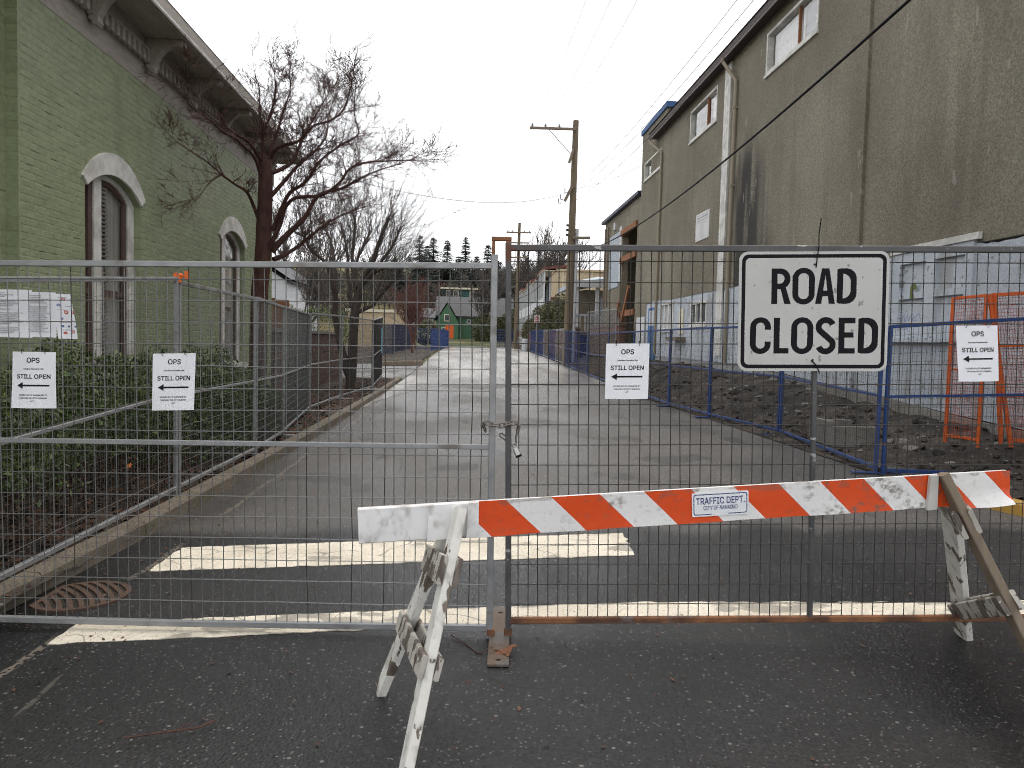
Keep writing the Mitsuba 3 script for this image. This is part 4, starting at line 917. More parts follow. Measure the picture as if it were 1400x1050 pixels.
# ================================================================== ROAD CLOSED SIGN
def stroke(pts, w, closed=False):
    from shapely.geometry import LinearRing
    g = (LinearRing(pts) if closed else LineString(pts)).buffer(w / 2, cap_style=2, join_style=2); return g
def rr(x0, y0, x1, y1, r):
    return sbox(x0 + r, y0 + r, x1 - r, y1 - r).buffer(r, 12)
def glyph(ch, W, st=.165):
    """condensed block letters, height 1"""
    h = st * .92
    ell = lambda x0, y0, x1, y1, r: rr(x0, y0, x1, y1, min(r, (x1 - x0) / 2 - .001, (y1 - y0) / 2 - .001))
    if ch == 'O':
        return ell(0, -.015, W, 1.015, W * .49).difference(ell(st, h - .015, W - st, 1.015 - h, (W - 2 * st) * .48))
    if ch == 'C':
        o = glyph('O', W, st)
        return o.difference(Polygon([(W * .55, .335), (W * 1.1, .335), (W * 1.1, .665), (W * .55, .665)]))
    if ch == 'D':
        o = unary_union([ell(-W * .3, 0, W, 1, W * .55)]).intersection(sbox(0, 0, W, 1))
        return o.difference(ell(-W * .3, h, W - st, 1 - h, W * .42).intersection(sbox(st, 0, W, 1)))
    if ch == 'L': return sbox(0, 0, st, 1).union(sbox(0, 0, W, h))
    if ch == 'E': return unary_union([sbox(0, 0, st, 1), sbox(0, 0, W, h), sbox(0, .5 - h / 2 + .02, W * .9, .5 + h / 2 + .02), sbox(0, 1 - h, W, 1)])
    if ch == 'R':
        bowl = ell(-W * .4, .42, W * .98, 1, .28).intersection(sbox(0, .3, W, 1)).difference(ell(-W * .4, .42 + h, W * .98 - st, 1 - h, .17).intersection(sbox(st, 0, W, 1)))
        leg = Polygon([(W * .45, .48), (W * .45 + st * .95, .48), (W * 1.02, 0), (W * 1.02 - st * 1.08, 0)])
        return unary_union([sbox(0, 0, st, 1), bowl, leg])
    if ch == 'A':
        o = Polygon([(0, 0), (W * .5 - st * .62, 1), (W * .5 + st * .62, 1), (W, 0), (W - st * 1.04, 0), (W * .5, .82), (st * 1.04, 0)])
        bar = sbox(W * .2, .22, W * .8, .22 + h).intersection(Polygon([(0, 0), (W * .5 - st * .62, 1), (W * .5 + st * .62, 1), (W, 0)]))
        return o.union(bar)
    if ch == 'S':
        ang = np.linspace(math.radians(20), math.radians(270), 22)
        a, b = W / 2 - st / 2, .5 - .25 - h / 2 + .015
        up = [(W / 2 + a * math.cos(t), .745 + (.27 - h / 2) * math.sin(t)) for t in ang]
        ang2 = np.linspace(math.radians(90), math.radians(-160), 22)
        lo = [(W / 2 + a * math.cos(t), .252 + (.267 - h / 2) * math.sin(t)) for t in ang2]
        k = up[-1], lo[0]
        pts = up[:-5] + lo[5:]
        return LineString(pts).buffer(st / 2, 10, cap_style=2, join_style=1)
sg = thing('road_closed_sign', 'large white ROAD CLOSED sign with black border tied to the gate', 'sign')
SW_, SH_ = .735, .595
P0 = np.array([1.359, 3.790, 1.432]); ux = unit((.724, -.076, .019)); uz = unit((-.004, 0.0, 1)); uz = unit(uz - ux * (uz @ ux)); un = np.cross(uz, ux) * 1.0  # faces the camera side
un = np.cross(ux, uz); 
if un[1] > 0: un = -un
def on_sign(poly, d0, d1):
    m = extr(poly, d1 - d0); return xf(m, P0 + un * d0, ux, uz, un)
plate = rr(0, 0, SW_, SH_, .045)
put('plate', on_sign(plate, 0, .003), 'm_sign', sg)
put('border', on_sign(rr(.014, .014, SW_ - .014, SH_ - .014, .034).difference(rr(.032, .032, SW_ - .032, SH_ - .032, .022)), .0031, .0036), 'm_black', sg)
def line_of(txt, xs, y, h):
    return unary_union([affinity.translate(affinity.scale(glyph(c, (x1 - x0) / h), h, h, origin=(0, 0)), x0, y) for c, (x0, x1) in zip(txt, xs)])
sc_ = SW_ / 515
row1 = [(-145, -79), (-73, 4), (6, 74), (80, 147)]; row2 = [(-216, -144), (-134, -82), (-74, 2), (10, 80), (89, 146), (156, 224)]
put('lettering', on_sign(line_of('ROAD', [(SW_ / 2 + a * sc_, SW_ / 2 + b * sc_) for a, b in row1], .335, .176), .0031, .0036), 'm_black', sg)
put('lettering', on_sign(line_of('CLOSED', [(SW_ / 2 + a * sc_, SW_ / 2 + b * sc_) for a, b in row2], .088, .178), .0031, .0036), 'm_black', sg)
for (u, v) in ((.37, .53), (.37, .055)): put('bolt_hole', on_sign(Point(u, v).buffer(.006), .0037, .004), 'm_black2', sg)
tw = thing('tie_wire', 'black wire tying the sign to the top rail', 'wire')
put('wire', tube([(1.735, 3.75, 2.20), (1.727, 3.748, 2.12), (1.728, 3.745, 2.06), (1.722, 3.745, 2.0), (1.72, 3.748, 1.955)], .003, 6), 'm_black', tw, smooth=True)
tw2 = thing('tie_wire', 'black wire loop at the lower edge of the sign', 'wire')
put('wire', tube([(1.716, 3.745, 1.495), (1.73, 3.742, 1.485), (1.75, 3.742, 1.46), (1.762, 3.742, 1.43)], .003, 6), 'm_black', tw2, smooth=True)

# ================================================================== PAPER NOTICES
def tx(text, h, bold=False):
    m = meshkit.text_mesh(text, h, .0003, bold); v = np.array(m.vertices); v[:, 0] -= v[:, 0].min(); return v, np.array(m.faces), v[:, 0].max()
def notice(label, p_bl, p_br, p_tl, curl, W=.216, Hh=.279):
    k = thing('paper_notice', label, 'notice', None)
    p_bl, p_br, p_tl = map(lambda q: np.asarray(q, float), (p_bl, p_br, p_tl))
    ax, az = unit(p_br - p_bl), unit(p_tl - p_bl); nn = np.cross(ax, az); nn = nn if nn[1] < 0 else -nn
    sxw, szh = np.linalg.norm(p_br - p_bl) / W, np.linalg.norm(p_tl - p_bl) / Hh
    bend = lambda u, v: 1.5 * curl * (.5 - .5 * np.cos(u / W * 2 * np.pi)) * .006 + .012 * abs(curl) * ((Hh - v) / Hh) ** 2 * np.sin(u / W * 3 + curl)
    us, vs = np.linspace(0, W, 9), np.linspace(0, Hh, 11)
    Ug, Vg = np.meshgrid(us, vs, indexing='ij'); D = bend(Ug, Vg)
    P = p_bl + (Ug[..., None] * sxw) * ax + (Vg[..., None] * szh) * az + D[..., None] * nn
    a = (np.arange(8)[:, None] * 11 + np.arange(10)[None]).reshape(-1)
    q = np.stack([a, a + 11, a + 12, a + 1], -1)
    put('sheet', (P.reshape(-1, 3), np.vstack([q[:, [0, 1, 2]], q[:, [0, 2, 3]]])), 'm_paper', k, smooth=True)
    ms = []
    def t(s, cx, y, h, bold=False, wmax=None):
        v, f, w = tx(s, h, bold); sc = 1 if not wmax or w < wmax else wmax / w
        v = v.copy(); v[:, 0] = v[:, 0] * sc + cx - w * sc / 2; v[:, 1] += y; ms.append((v, f))
    t('OPS', W / 2, .226, .024, True); t('Overdose Prevention Site', W / 2, .192, .0062, True, .125); t('STILL OPEN', W / 2, .147, .021, True, .166)
    t('ACCESS OFF OF DUNSMUIR ST.', W / 2, .062, .0065, True, .165); t('THROUGH THE CITY PARKING', W / 2, .047, .0065, True, .16); t('LOT', W / 2, .032, .0065, True)
    ar = unary_union([sbox(.05, .1085, .185, .1165), Polygon([(.028, .1125), (.057, .129), (.057, .096)])]); ms.append(extr(ar, .0003))
    v, f = merge(ms)
    v, f = trimesh.remesh.subdivide_to_size(v, f, .012, max_iter=12)
    d = bend(v[:, 0], v[:, 1])
    P = p_bl + (v[:, :1] * sxw) * ax + (v[:, 1:2] * szh) * az + (d + .0012 + v[:, 2])[:, None] * nn
    put('print', (P, f), 'm_print', k)
    for u in (.05, .165):
        c = p_bl + ax * u * sxw + az * (Hh + .002) * szh + nn * .004
        put('tie', merge([ring(c, (0, 1, 0), (0, 0, 1), .010, .012, .0016, 10, 4), tube([c + [0, -.008, .004], c + [.008, -.012, .012]], .0014, 4)]), 'm_black', k)
    return k
o = np.array([0, -.016, 0])
notice('white OPS still open paper at the left edge, below the torn printed sheets', np.array([-2.362, 4.156, 1.134]) + o, np.array([-2.134, 4.135, 1.137]) + o, np.array([-2.357, 4.155, 1.427]) + o, 1.0)
notice('white OPS still open paper hung in front of the orange capped post', np.array([-1.627, 4.09, 1.141]) + o, np.array([-1.404, 4.07, 1.151]) + o, np.array([-1.62, 4.089, 1.436]) + o, -.6)
notice('white OPS still open paper in the middle, right of the chained posts', np.array([.705, 3.879, 1.270]) + o, np.array([.922, 3.858, 1.277]) + o, np.array([.703, 3.881, 1.551]) + o, .5)
notice('white OPS still open paper right of the large sign', np.array([2.441, 3.697, 1.410]) + o, np.array([2.640, 3.676, 1.418]) + o, np.array([2.415, 3.70, 1.686]) + o, .8)
# three printed sheets behind the wires at the far left
r5 = np.random.default_rng(31)
for i, (xa, xb, zt, zb, lab) in enumerate([(-2.62, -2.30, 1.752, 1.500, 'printed text sheet cut by the left edge, first of three'), (-2.335, -2.165, 1.742, 1.505, 'printed text sheet, middle one of three at the left'), (-2.19, -2.09, 1.735, 1.500, 'printed sheet with small red and blue pictures at the left')]):
    k = thing('printed_sheet', lab, 'notice')
    yy = 4.215 - .004 * i - .09 * (np.mean([xa, xb]) + 2.3)
    us, vs = np.linspace(xa, xb, 7), np.linspace(zb, zt, 6)
    skew = .035 * (i == 2)
    f = lambda U, V: np.stack([U - skew * (V - zt) / (zt - zb), yy - .09 * (U - (xa + xb) / 2) + .006 * np.sin(U * 30 + i) + .004 * np.sin(V * 25), V], -1)
    U, V = np.meshgrid(us, vs, indexing='ij'); P = f(U, V).reshape(-1, 3); a = (np.arange(6)[:, None] * 6 + np.arange(5)[None]).reshape(-1); q = np.stack([a, a + 6, a + 7, a + 1], -1)
    put('sheet', (P, np.vstack([q[:, [0, 1, 2]], q[:, [0, 2, 3]]])), 'm_paper', k, smooth=True)
    if i < 2:
        ms = []
        for z in np.arange(zt - .02, zb + .02, -.0095):
            if r5.random() < .12: continue
            e = xa + .02 + (xb - xa - .05) * r5.uniform(.55, 1)
            ms.append(extr(sbox(xa + .02, z, e, z + .0035), .0002))
        v, ff = merge(ms); P = f(v[:, 0], v[:, 1]); P[:, 1] -= .001
        stuff('print', (P, ff), 'm_greyprint', k)
    else:
        for mm, spots in (('m_redprint', [(.045, .20, .022, .014), (.05, .13, .02, .02), (.085, .13, .016, .016), (.03, .025, .02, .012), (.07, .03, .018, .014)]), ('m_blueink', [(.02, .17, .018, .013), (.025, .1, .015, .01), (.02, .06, .018, .012), (.055, .06, .014, .01), (.09, .06, .014, .01)]), ('m_greyprint', [(.03, .215, .05, .003), (.02, .15, .03, .003), (.06, .17, .035, .003), (.02, .085, .06, .003), (.02, .045, .07, .003)])):
            ms = [extr(rr(xa + a_, zb + b_, xa + a_ + w_, zb + b_ + h_, min(w_, h_) * .3).difference(rr(xa + a_ + w_ * .3, zb + b_ + h_ * .3, xa + a_ + w_ * .7, zb + b_ + h_ * .7, .0005) if h_ > .012 else Polygon()), .0002) for a_, b_, w_, h_ in spots]
            v, ff = merge(ms); P = f(v[:, 0], v[:, 1]); P[:, 1] -= .001
            stuff('print', (P, ff), mm, k)

# ================================================================== BARRICADE
bc = thing('barricade', 'wooden road barricade with orange and white striped board', 'barricade')
bA, bB = np.array([-.405, 2.975, .820]), np.array([2.385, 3.22, .974]) # board mid line ends
bu = unit(bB - bA); bz = unit(np.array([0, 0, 1]) - bu * bu[2]); bn = np.cross(bu, bz); bn = bn if bn[1] < 0 else -bn
Lb = np.linalg.norm(bB - bA); HB = .137
put('board', prism(bA, bB, rrect(.036, HB, .004)), 'm_boardwhite', bc)
def on_board(u, v, d): return bA + bu * u + bz * (v - HB / 2) + bn * (.018 + d)
# reflective sheet, slightly lifted and frayed at edges
us, vs = np.linspace(.43, Lb - .002, 60), np.linspace(-.001, HB + .004, 5)
U, V = np.meshgrid(us, vs, indexing='ij')
r6 = np.random.default_rng(3)
wv = .0015 + .0025 * meshkit.noise(np.stack([U * 6, V * 30, U * 0], -1), 4) + np.where(V < .01, .004 * meshkit.noise(np.stack([U * 4, V * 0, U * 0], -1), 9), 0)
wv = wv + np.where((U > Lb - .28) & (V < .03), .03 * (1 - V / .03) * np.clip((U - (Lb - .28)) / .28, 0, 1), 0)
V2 = V + np.where(V <= 0, .004 * (meshkit.noise(np.stack([U * 9, U * 0, U * 0], -1), 2) - .8), 0) - np.where((U > Lb - .28) & (V < .02), .012 * np.sin((U - Lb + .28) / .28 * 3), 0)
P = bA + U[..., None] * bu + (V2 - HB / 2)[..., None] * bz + (.018 + wv)[..., None] * bn
nv = len(vs); a = (np.arange(len(us) - 1)[:, None] * nv + np.arange(nv - 1)[None]).reshape(-1); q = np.stack([a, a + nv, a + nv + 1, a + 1], -1)
put('striped_sheet', (P.reshape(-1, 3), np.vstack([q[:, [0, 1, 2]], q[:, [0, 2, 3]]])), 'm_band', bc, smooth=True, uv=np.stack([U - .43 + .30, V], -1).reshape(-1, 2), label='orange and white diagonal reflective sheet with dirt')
# plate with lettering
def board_poly(poly, u, v, d0, d1):
    m = extr(poly, d1 - d0); return xf(m, on_board(u, v, d0), bu, bz, bn)
lp = put('name_plate', board_poly(rr(0, 0, .245, .098, .004), 1.345, .024, .0065, .0085), 'm_platelabel', bc, label='small white plate reading traffic department')
put('border', board_poly(rr(.006, .006, .239, .092, .010).difference(rr(.0095, .0095, .2355, .0885, .008)).difference(sbox(.085, 0, .155, .012)), 1.345, .024, .0086, .009), 'm_blueprint', lp)
def btext(s, x, y, h, w, bold):
    v, f, w0 = tx(s, h, bold); v = v.copy(); v[:, 0] *= w / w0
    return xf((v, f), on_board(1.345 + x, .024 + y, .0086), bu, bz, bn)
put('lettering', btext('TRAFFIC DEPT.', .017, .050, .027, .212, True), 'm_blueprint', lp)
put('lettering', btext('CITY OF NANAIMO', .049, .026, .0165, .148, True), 'm_blueprint', lp)
def plank(p, q, w, t, nrm, m, parent, nm, lab=None):
    k_ = put(nm, prism(p, q, rrect(t, w, .004), up=np.cross(unit(np.array(q) - np.array(p)), nrm)), m, parent)
    if lab: labels[k_] = {'label': lab}
    return k_
def trestle(apex_f, foot_f, apex_r, foot_r, mf, mr, side, sb_=(.60, .60), sg_=(.245, .245), wf=.075, wr_=.085):
    apex_f, foot_f, apex_r, foot_r = map(lambda z: np.asarray(z, float), (apex_f, foot_f, apex_r, foot_r))
    nrm = unit(np.cross(foot_f - apex_f, foot_r - apex_r)); nrm = nrm if nrm[0] * side > 0 else -nrm
    f = plank(apex_f, foot_f, wf, .038, nrm, mf, bc, 'leg'); r = plank(apex_r, foot_r, wr_, .038, nrm, mr, bc, 'leg')
    at = lambda s: (lerp3(apex_f, foot_f, s[0]), lerp3(apex_r, foot_r, s[1]))
    for s, w, off in ((sb_, .085, 1), (sb_, .085, -1)):
        a_, b_ = at(s); d = unit(b_ - a_)
        plank(a_ - d * .05 + nrm * off * .031, b_ + d * .05 + nrm * off * .031, w, .02, nrm, 'm_oldgrey', bc, 'cross_brace')
    for off in (1, -1):
        a_, b_ = at(sg_); d = unit(b_ - a_)
        plank(a_ - d * .045 + nrm * off * .031, b_ + d * .045 + nrm * off * .031, .11, .02, nrm, 'm_oldgrey', bc, 'gusset')
    return nrm
trestle((-.012, 2.945, .90), (-.185, 2.66, -.003), (-.035, 3.035, .86), (-.345, 3.325, -.006), 'm_oldwhite', 'm_oldwhite', -1)
trestle((2.05, 3.165, 1.03), (2.52, 2.98, .05), (2.17, 3.30, .97), (2.66, 3.84, .055), 'm_greywood', 'm_oldwhite', -1, (.54, .80), (.20, .13), .075, .105)
# cleats either side of each leg on the board face
for u0, u1, m_ in ((.262, .375, 'm_boardwhite'), (.415, .468, 'm_boardwhite'), (2.395, 2.445, 'm_white')):
    v0 = .002 if u0 < 1 else -.008
    put('cleat', board_poly(Polygon([(0, v0), (u1 - u0 - .006, v0 + .002), (u1 - u0, HB + .004), (.012, HB + .002)]), u0, 0, .0045 if u0 < 1 else .008, .022 if u0 < 1 else .024), m_, bc)

# ================================================================== SMALL THINGS ON THE GROUND
dg = thing('drain_grate', 'rusty storm drain grate beside the left kerb', 'drain grate')
gc = np.array([-2.27, 4.66]); 
def on_ground(poly, z0, z1):
    v, f = extr(poly, z1 - z0); v = np.array(v); v[:, 2] += z0 + G(v[:, 0], v[:, 1]); return v, f
disk_ = Point(*gc).buffer(.27, 24)
disk_ = disk_.intersection(sbox(-2.475, 4, -1.9, 5.2))
put('frame', on_ground(disk_.difference(disk_.buffer(-.03)), .0, .012), 'm_rustdark', dg)
put('pit', on_ground(disk_.buffer(-.03), -.0005, .001), 'm_soil', dg)
for k in range(13):
    c0 = Point(gc[0] - .75, gc[1] - .6).buffer(.60 + .054 * k, 48); ringp = c0.buffer(.027).difference(c0.buffer(.0)).intersection(disk_.buffer(-.02))
    if not ringp.is_empty and ringp.area > 1e-4: put('bar', on_ground(ringp, .001, .013), 'm_rustdark', dg)
# leaf lobes
def maple(scale, seed):
    r = np.random.default_rng(seed); pts = []
    for k in range(40):
        t = k / 40 * 2 * np.pi; rad = .55 + .33 * abs(math.cos(2.5 * t)) ** 1.3 + .10 * math.cos(9 * t) + r.uniform(-.04, .04)
        pts.append((scale * rad * math.cos(t), scale * rad * math.sin(t)))
    return Polygon(pts).buffer(0)
lf = thing('maple_leaf', 'dry brown maple leaf lying on the base plate', 'leaf')
v, f = extr(maple(.062, 2), .0012); v = np.array(v); v[:, 2] += .028 + .015 * np.sin(v[:, 0] * 40) + .012 * np.cos(v[:, 1] * 50); put('blade', (v + [.222, 3.70, 0], f), 'm_dryleaf', lf)
put('stalk', tube([(.20, 3.70, .03), (.17, 3.695, .035), (.14, 3.69, .02)], .0016, 4), 'm_dryleaf', lf)
lf2 = thing('orange_leaf', 'bright orange leaf caught low on the kerb fence in front of the hedge', 'leaf')
v, f = extr(maple(.035, 5), .001); put('blade', xf((v, f), (-2.69, 6.3, .47), (.3, .9, .1), (0, .2, .6), (1, 0, 0)), 'm_orangeleaf', lf2)
tg = thing('fallen_twig', 'thin dark twig lying on the asphalt in the left foreground', 'twig')
put('stem', tube([(-1.27, 2.93, .0), (-1.15, 2.96, .004), (-1.02, 3.0, .002), (-.97, 3.06, .004)], .004, 5), 'm_bark', tg)
put('shoot', tube([(-1.1, 2.97, .004), (-1.05, 3.02, .012)], .002, 4), 'm_bark', tg)
tg2 = thing('fallen_twig', 'thin bent twig beside the base plate of the gate', 'twig')
put('stem', tube([(-.05, 3.95, .01), (.02, 3.85, .005), (.085, 3.72, .006), (.10, 3.715, .006), (.16, 3.76, .02)], .0028, 5), 'm_bark', tg2)
# fine litter on the road: leaf scraps and grit
ms = []
r8 = np.random.default_rng(8)
for _ in range(760):
    if r8.random() < .45: x, y = r8.uniform(-2.35, -1.7), r8.uniform(3.4, 16)
    else: x, y = r8.uniform(-2.3, 4.4), 2.2 + 9 * r8.random() ** 1.6
    s = r8.uniform(.004, .018); t = r8.uniform(0, 6.28); z = G(x, y) + .004
    e = np.array([[math.cos(t), math.sin(t), r8.uniform(-.3, .3)], [-math.sin(t) * .5, math.cos(t) * .5, r8.uniform(-.2, .4)]]) * s
    c = np.array([x, y, z + .004])
    ms.append((np.array([c - e[0], c - e[1], c + e[0], c + e[1]]), np.array([[0, 1, 2], [0, 2, 3]])))
put('road_litter', merge(ms), 'm_litter', kind='stuff', label='scraps of dead leaves scattered on the asphalt', category='leaves')
ms = []
for _ in range(5200):
    x = r8.uniform(-3.9, -2.56); y = 3.5 + 24 * r8.random() ** 1.3
    s = r8.uniform(.015, .045); t = r8.uniform(0, 6.28); z = float(bed_z(np.array(x), np.array(y))) + .012
    e = np.array([[math.cos(t), math.sin(t), r8.uniform(-.5, .5)], [-math.sin(t) * .6, math.cos(t) * .6, r8.uniform(-.5, .5)]]) * s; c = np.array([x, y, z])
    ms.append((np.array([c - e[0], c - e[1], c + e[0], c + e[1]]), np.array([[0, 1, 2], [0, 2, 3]])))
put('bed_litter', merge(ms), 'm_litter', kind='stuff', label='brown dead leaves covering the bed behind the left kerb', category='leaves')
# rubble on the lot
def rock(c, s, seed):
    q = np.random.default_rng(seed).normal(0, 1, (13, 3)); q /= np.linalg.norm(q, axis=1, keepdims=True) * np.random.default_rng(seed + 99).uniform(.8, 1.5, (13, 1))
    m = trimesh.convex.convex_hull(q); return np.array(m.vertices) * np.asarray(s) + np.asarray(c), np.array(m.faces)
ROCKS = {k: rock((0, 0, 0), (1, 1, 1), k) for k in range(23)}
def rock2(c, s, k): return ROCKS[k][0] * np.asarray(s) + np.asarray(c), ROCKS[k][1]
ma, mb = [], []
for i in range(1500):
    x = 4.95 + 2.2 * r8.random(); y = 7.4 + 22 * r8.random() ** 1.4; s = .012 + .075 * r8.random() ** 4
    (mb if r8.random() < .14 else ma).append(rock2((x, y, float(lot_z(np.array(x), np.array(y))) + s * .2), (s * r8.uniform(.8, 1.7), s * r8.uniform(.8, 1.5), s * .7), i % 23))
put('rubble', merge(ma), 'm_soil', kind='stuff', label='dark clods and broken soil strewn over the dirt lot', category='rubble')
put('gravel', merge(mb), 'm_greyconc', kind='stuff', label='small pale stones and concrete bits on the dirt lot', category='gravel')
for i, (x, y, s, lab) in enumerate([(6.05, 10.25, .10, 'pale angular stone on the dirt behind the corner post'), (5.85, 9.75, .09, 'pinkish broken stone nearest the blue fence corner'), (5.35, 16.2, .14, 'pale concrete lump beside the third blue panel'), (6.1, 17.0, .2, 'dark concrete lump below the basement windows')]):
    k = thing('broken_stone', lab, 'stone'); put('stone', rock((x, y, float(lot_z(np.array(x), np.array(y))) + s * .25), (s * 1.3, s, s * .7), 3 + i), 'm_greyconc', k)
hb = thing('concrete_pit', 'broken square concrete pit edge in the dirt lot', 'pit')
for i, q in enumerate([(5.45, 11.0, 6.1, 11.1), (5.45, 11.75, 6.1, 11.85), (5.45, 11.1, 5.55, 11.75)]): put('edge', box(q[0], q[2], q[1], q[3], .12, .42 + .03 * i), 'm_greyconc', hb)
br = thing('white_barrel', 'small white barrel standing by the far end of the right fence', 'barrel')
put('body', tube([(5.0, 66.5, G(5, 66.5)), (5.0, 66.5, G(5, 66.5) + .1), (5.0, 66.5, G(5, 66.5) + 1.0), (5.0, 66.5, G(5, 66.5) + 1.08)], [.24, .28, .28, .24], 12, True), 'm_housewhite', br)
put('lid', tube([(5.0, 66.5, G(5, 66.5) + 1.081), (5.0, 66.5, G(5, 66.5) + 1.12)], .25, 12, True), 'm_palegrey', br)
wp = thing('timber_beam', 'weathered timber beam lying across the driveway mouth', 'timber')
put('beam', beam((-4.3, 39.2, G(-4.3, 39.2) + .12), (-2.25, 39.5, G(-2.2, 39.5) + .14), .24, .22, .02), 'm_greywood', wp)
hs = thing('hanging_strip', 'bright blue banner strip on the last dark kerb panel', 'banner')
put('strip', box(-3.08, -3.06, 27.2, 27.9, 1.0, 1.9), 'm_skyblue', hs)

# ================================================================== POLES AND WIRES
def upole(name, label, x, y, h, r0, r1, arms):
    z0 = float(G(x, y)) - .2
    k = thing(name, label, 'utility pole')
    put('pole', tube([(x, y, z0), (x + .05, y, z0 + h * .5), (x + .1, y, z0 + h)], [r0, (r0 + r1) / 2, r1], 12, True), 'm_pole', k, smooth=False)
    for (x0, x1, z, ins) in arms:
        a = put('crossarm', beam((x0, y - r0 - .03, z), (x1, y - r0 - .03, z + .03), .10, .13, .01), 'm_greywood', k)
        for xi in ins: put('insulator', tube([(xi, y - r0, z + .06), (xi, y - r0, z + .14), (xi, y - r0, z + .20), (xi, y - r0, z + .26)], [.03, .07, .05, .02], 8, True), 'm_shadegrey', a)
    return k
p1 = upole('utility_pole', 'tall wooden utility pole by the right fence with a one sided crossarm', 5.35, 41, 13.1, .24, .15, [(3.0, 5.42, 12.72, (3.13, 3.82, 4.55)), (5.45, 6.35, 7.1, ())])
put('conduit', tube([(5.66, 40.95, .3), (5.68, 40.95, 7.6)], .09, 8), 'm_palegrey', p1, smooth=True)
put('cutout', beam((5.12, 40.75, 11.0), (5.34, 40.8, 11.75), .1, .12), 'm_greywood', p1)
put('cutout', beam((4.95, 40.75, 9.0), (5.3, 40.8, 9.75), .12, .14), 'm_greywood', p1)
for x, z in ((4.95, 9.5), (4.72, 9.15), (4.62, 8.95)): put('bracket', tube([(x + .14, 40.8, z - .05), (x, 40.8, z - .05), (x, 40.8, z + .18)], .03, 5), 'm_shadegrey', p1)
put('brace', tube([(4.0, 40.74, 12.68), (5.3, 40.76, 11.35)], .02, 5), 'm_shadegrey', p1)
for z in (7.7, 7.45, 7.2): put('spool', box(5.08, 5.2, 40.7, 40.85, z, z + .1), 'm_black2', p1)
p2 = upole('utility_pole', 'distant utility pole with three crossarms beyond the gate posts', 5.0, 80, 13.2, .22, .14, [(3.75, 6.3, 12.75, (3.9, 4.4, 5.6, 6.15)), (4.1, 6.1, 11.7, ()), (4.3, 6.0, 10.2, ())])
def cable(name, label, a, b, sag, r, n=24):
    s = np.linspace(0, 1, n); a, b = np.asarray(a, float), np.asarray(b, float)
    pts = a + (b - a) * s[:, None]; pts[:, 2] -= sag * 4 * s * (1 - s)
    k = thing(name, label, 'cable'); put('line', tube(pts, r, 5), 'm_black', k, smooth=True); return k
cable('thick_cable', 'thick black cable sweeping down across the stucco wall', (4.9, 4.5, 5.9), (5.30, 41, 6.35), .95, .021, 40)
cable('thick_cable', 'black cable continuing from the wooden pole to the distant pole', (5.35, 41, 6.2), (5.05, 80, 6.0), .5, .02)
for i, (xi, lab) in enumerate([(3.13, 'leftmost overhead wire running to the crossarm'), (3.82, 'middle overhead wire running to the crossarm'), (4.55, 'right overhead wire running to the crossarm')]):
    cable('overhead_wire', lab, (xi, 41, 12.98), (xi, -8, 12.8), 1.75, .006, 50)
    cable('overhead_wire', ['left', 'middle', 'right'][i] + ' high wire between the two wooden poles', (xi, 41, 12.98), ((3.9, 4.4, 5.6)[i], 80, 13.1), .8, .006)
for i, (x0, z0, z1) in enumerate([(5.3, 9.7, 9.6), (5.4, 9.4, 9.2), (5.55, 9.0, 8.7)]):
    cable('service_wire', ['upper', 'middle', 'lower'][i] + ' of three thin wires passing the stucco eave', (5.4, 40.9, z0), (x0, -5, z1), 1.0, .007, 50)
cable('drop_wire', 'sagging thin wire from the wooden pole to the green building', (5.25, 40.9, 9.55), (-4.2, 18.0, 5.5), .75, .010, 50)
cable('drop_wire', 'short thin wire from the wooden pole to the blue trimmed block', (5.45, 40.9, 9.7), (7.3, 32.5, 9.2), .2, .008)
# parking signs on posts
for (x, y, z, l) in ((6.05, 45, 3.42, 'red and white no parking sign right of the wooden pole'), (4.33, 48.2, 3.0, 'red and white no parking sign left of the wooden pole')):
    k = thing('parking_sign', l, 'sign')
    put('post', tube([(x, y + .03, .3), (x, y + .03, z + .3)], .03, 6), 'm_shadegrey', k)
    put('plate', xf(extr(rr(-.17, -.24, .17, .24, .02), .01), (x, y, z), (1, 0, 0), (0, 0, 1), (0, -1, 0)), 'm_sign', k)
    put('symbol', xf(extr(unary_union([Point(0, .05).buffer(.13).difference(Point(0, .05).buffer(.095)), stroke([(-.09, .14), (.09, -.04)], .035), sbox(-.035, -.03, -.012, .12), sbox(-.035, .05, .04, .075), sbox(-.13, -.2, .13, -.14)]), .004), (x, y - .0101, z), (1, 0, 0), (0, 0, 1), (0, -1, 0)), 'm_signred', k)

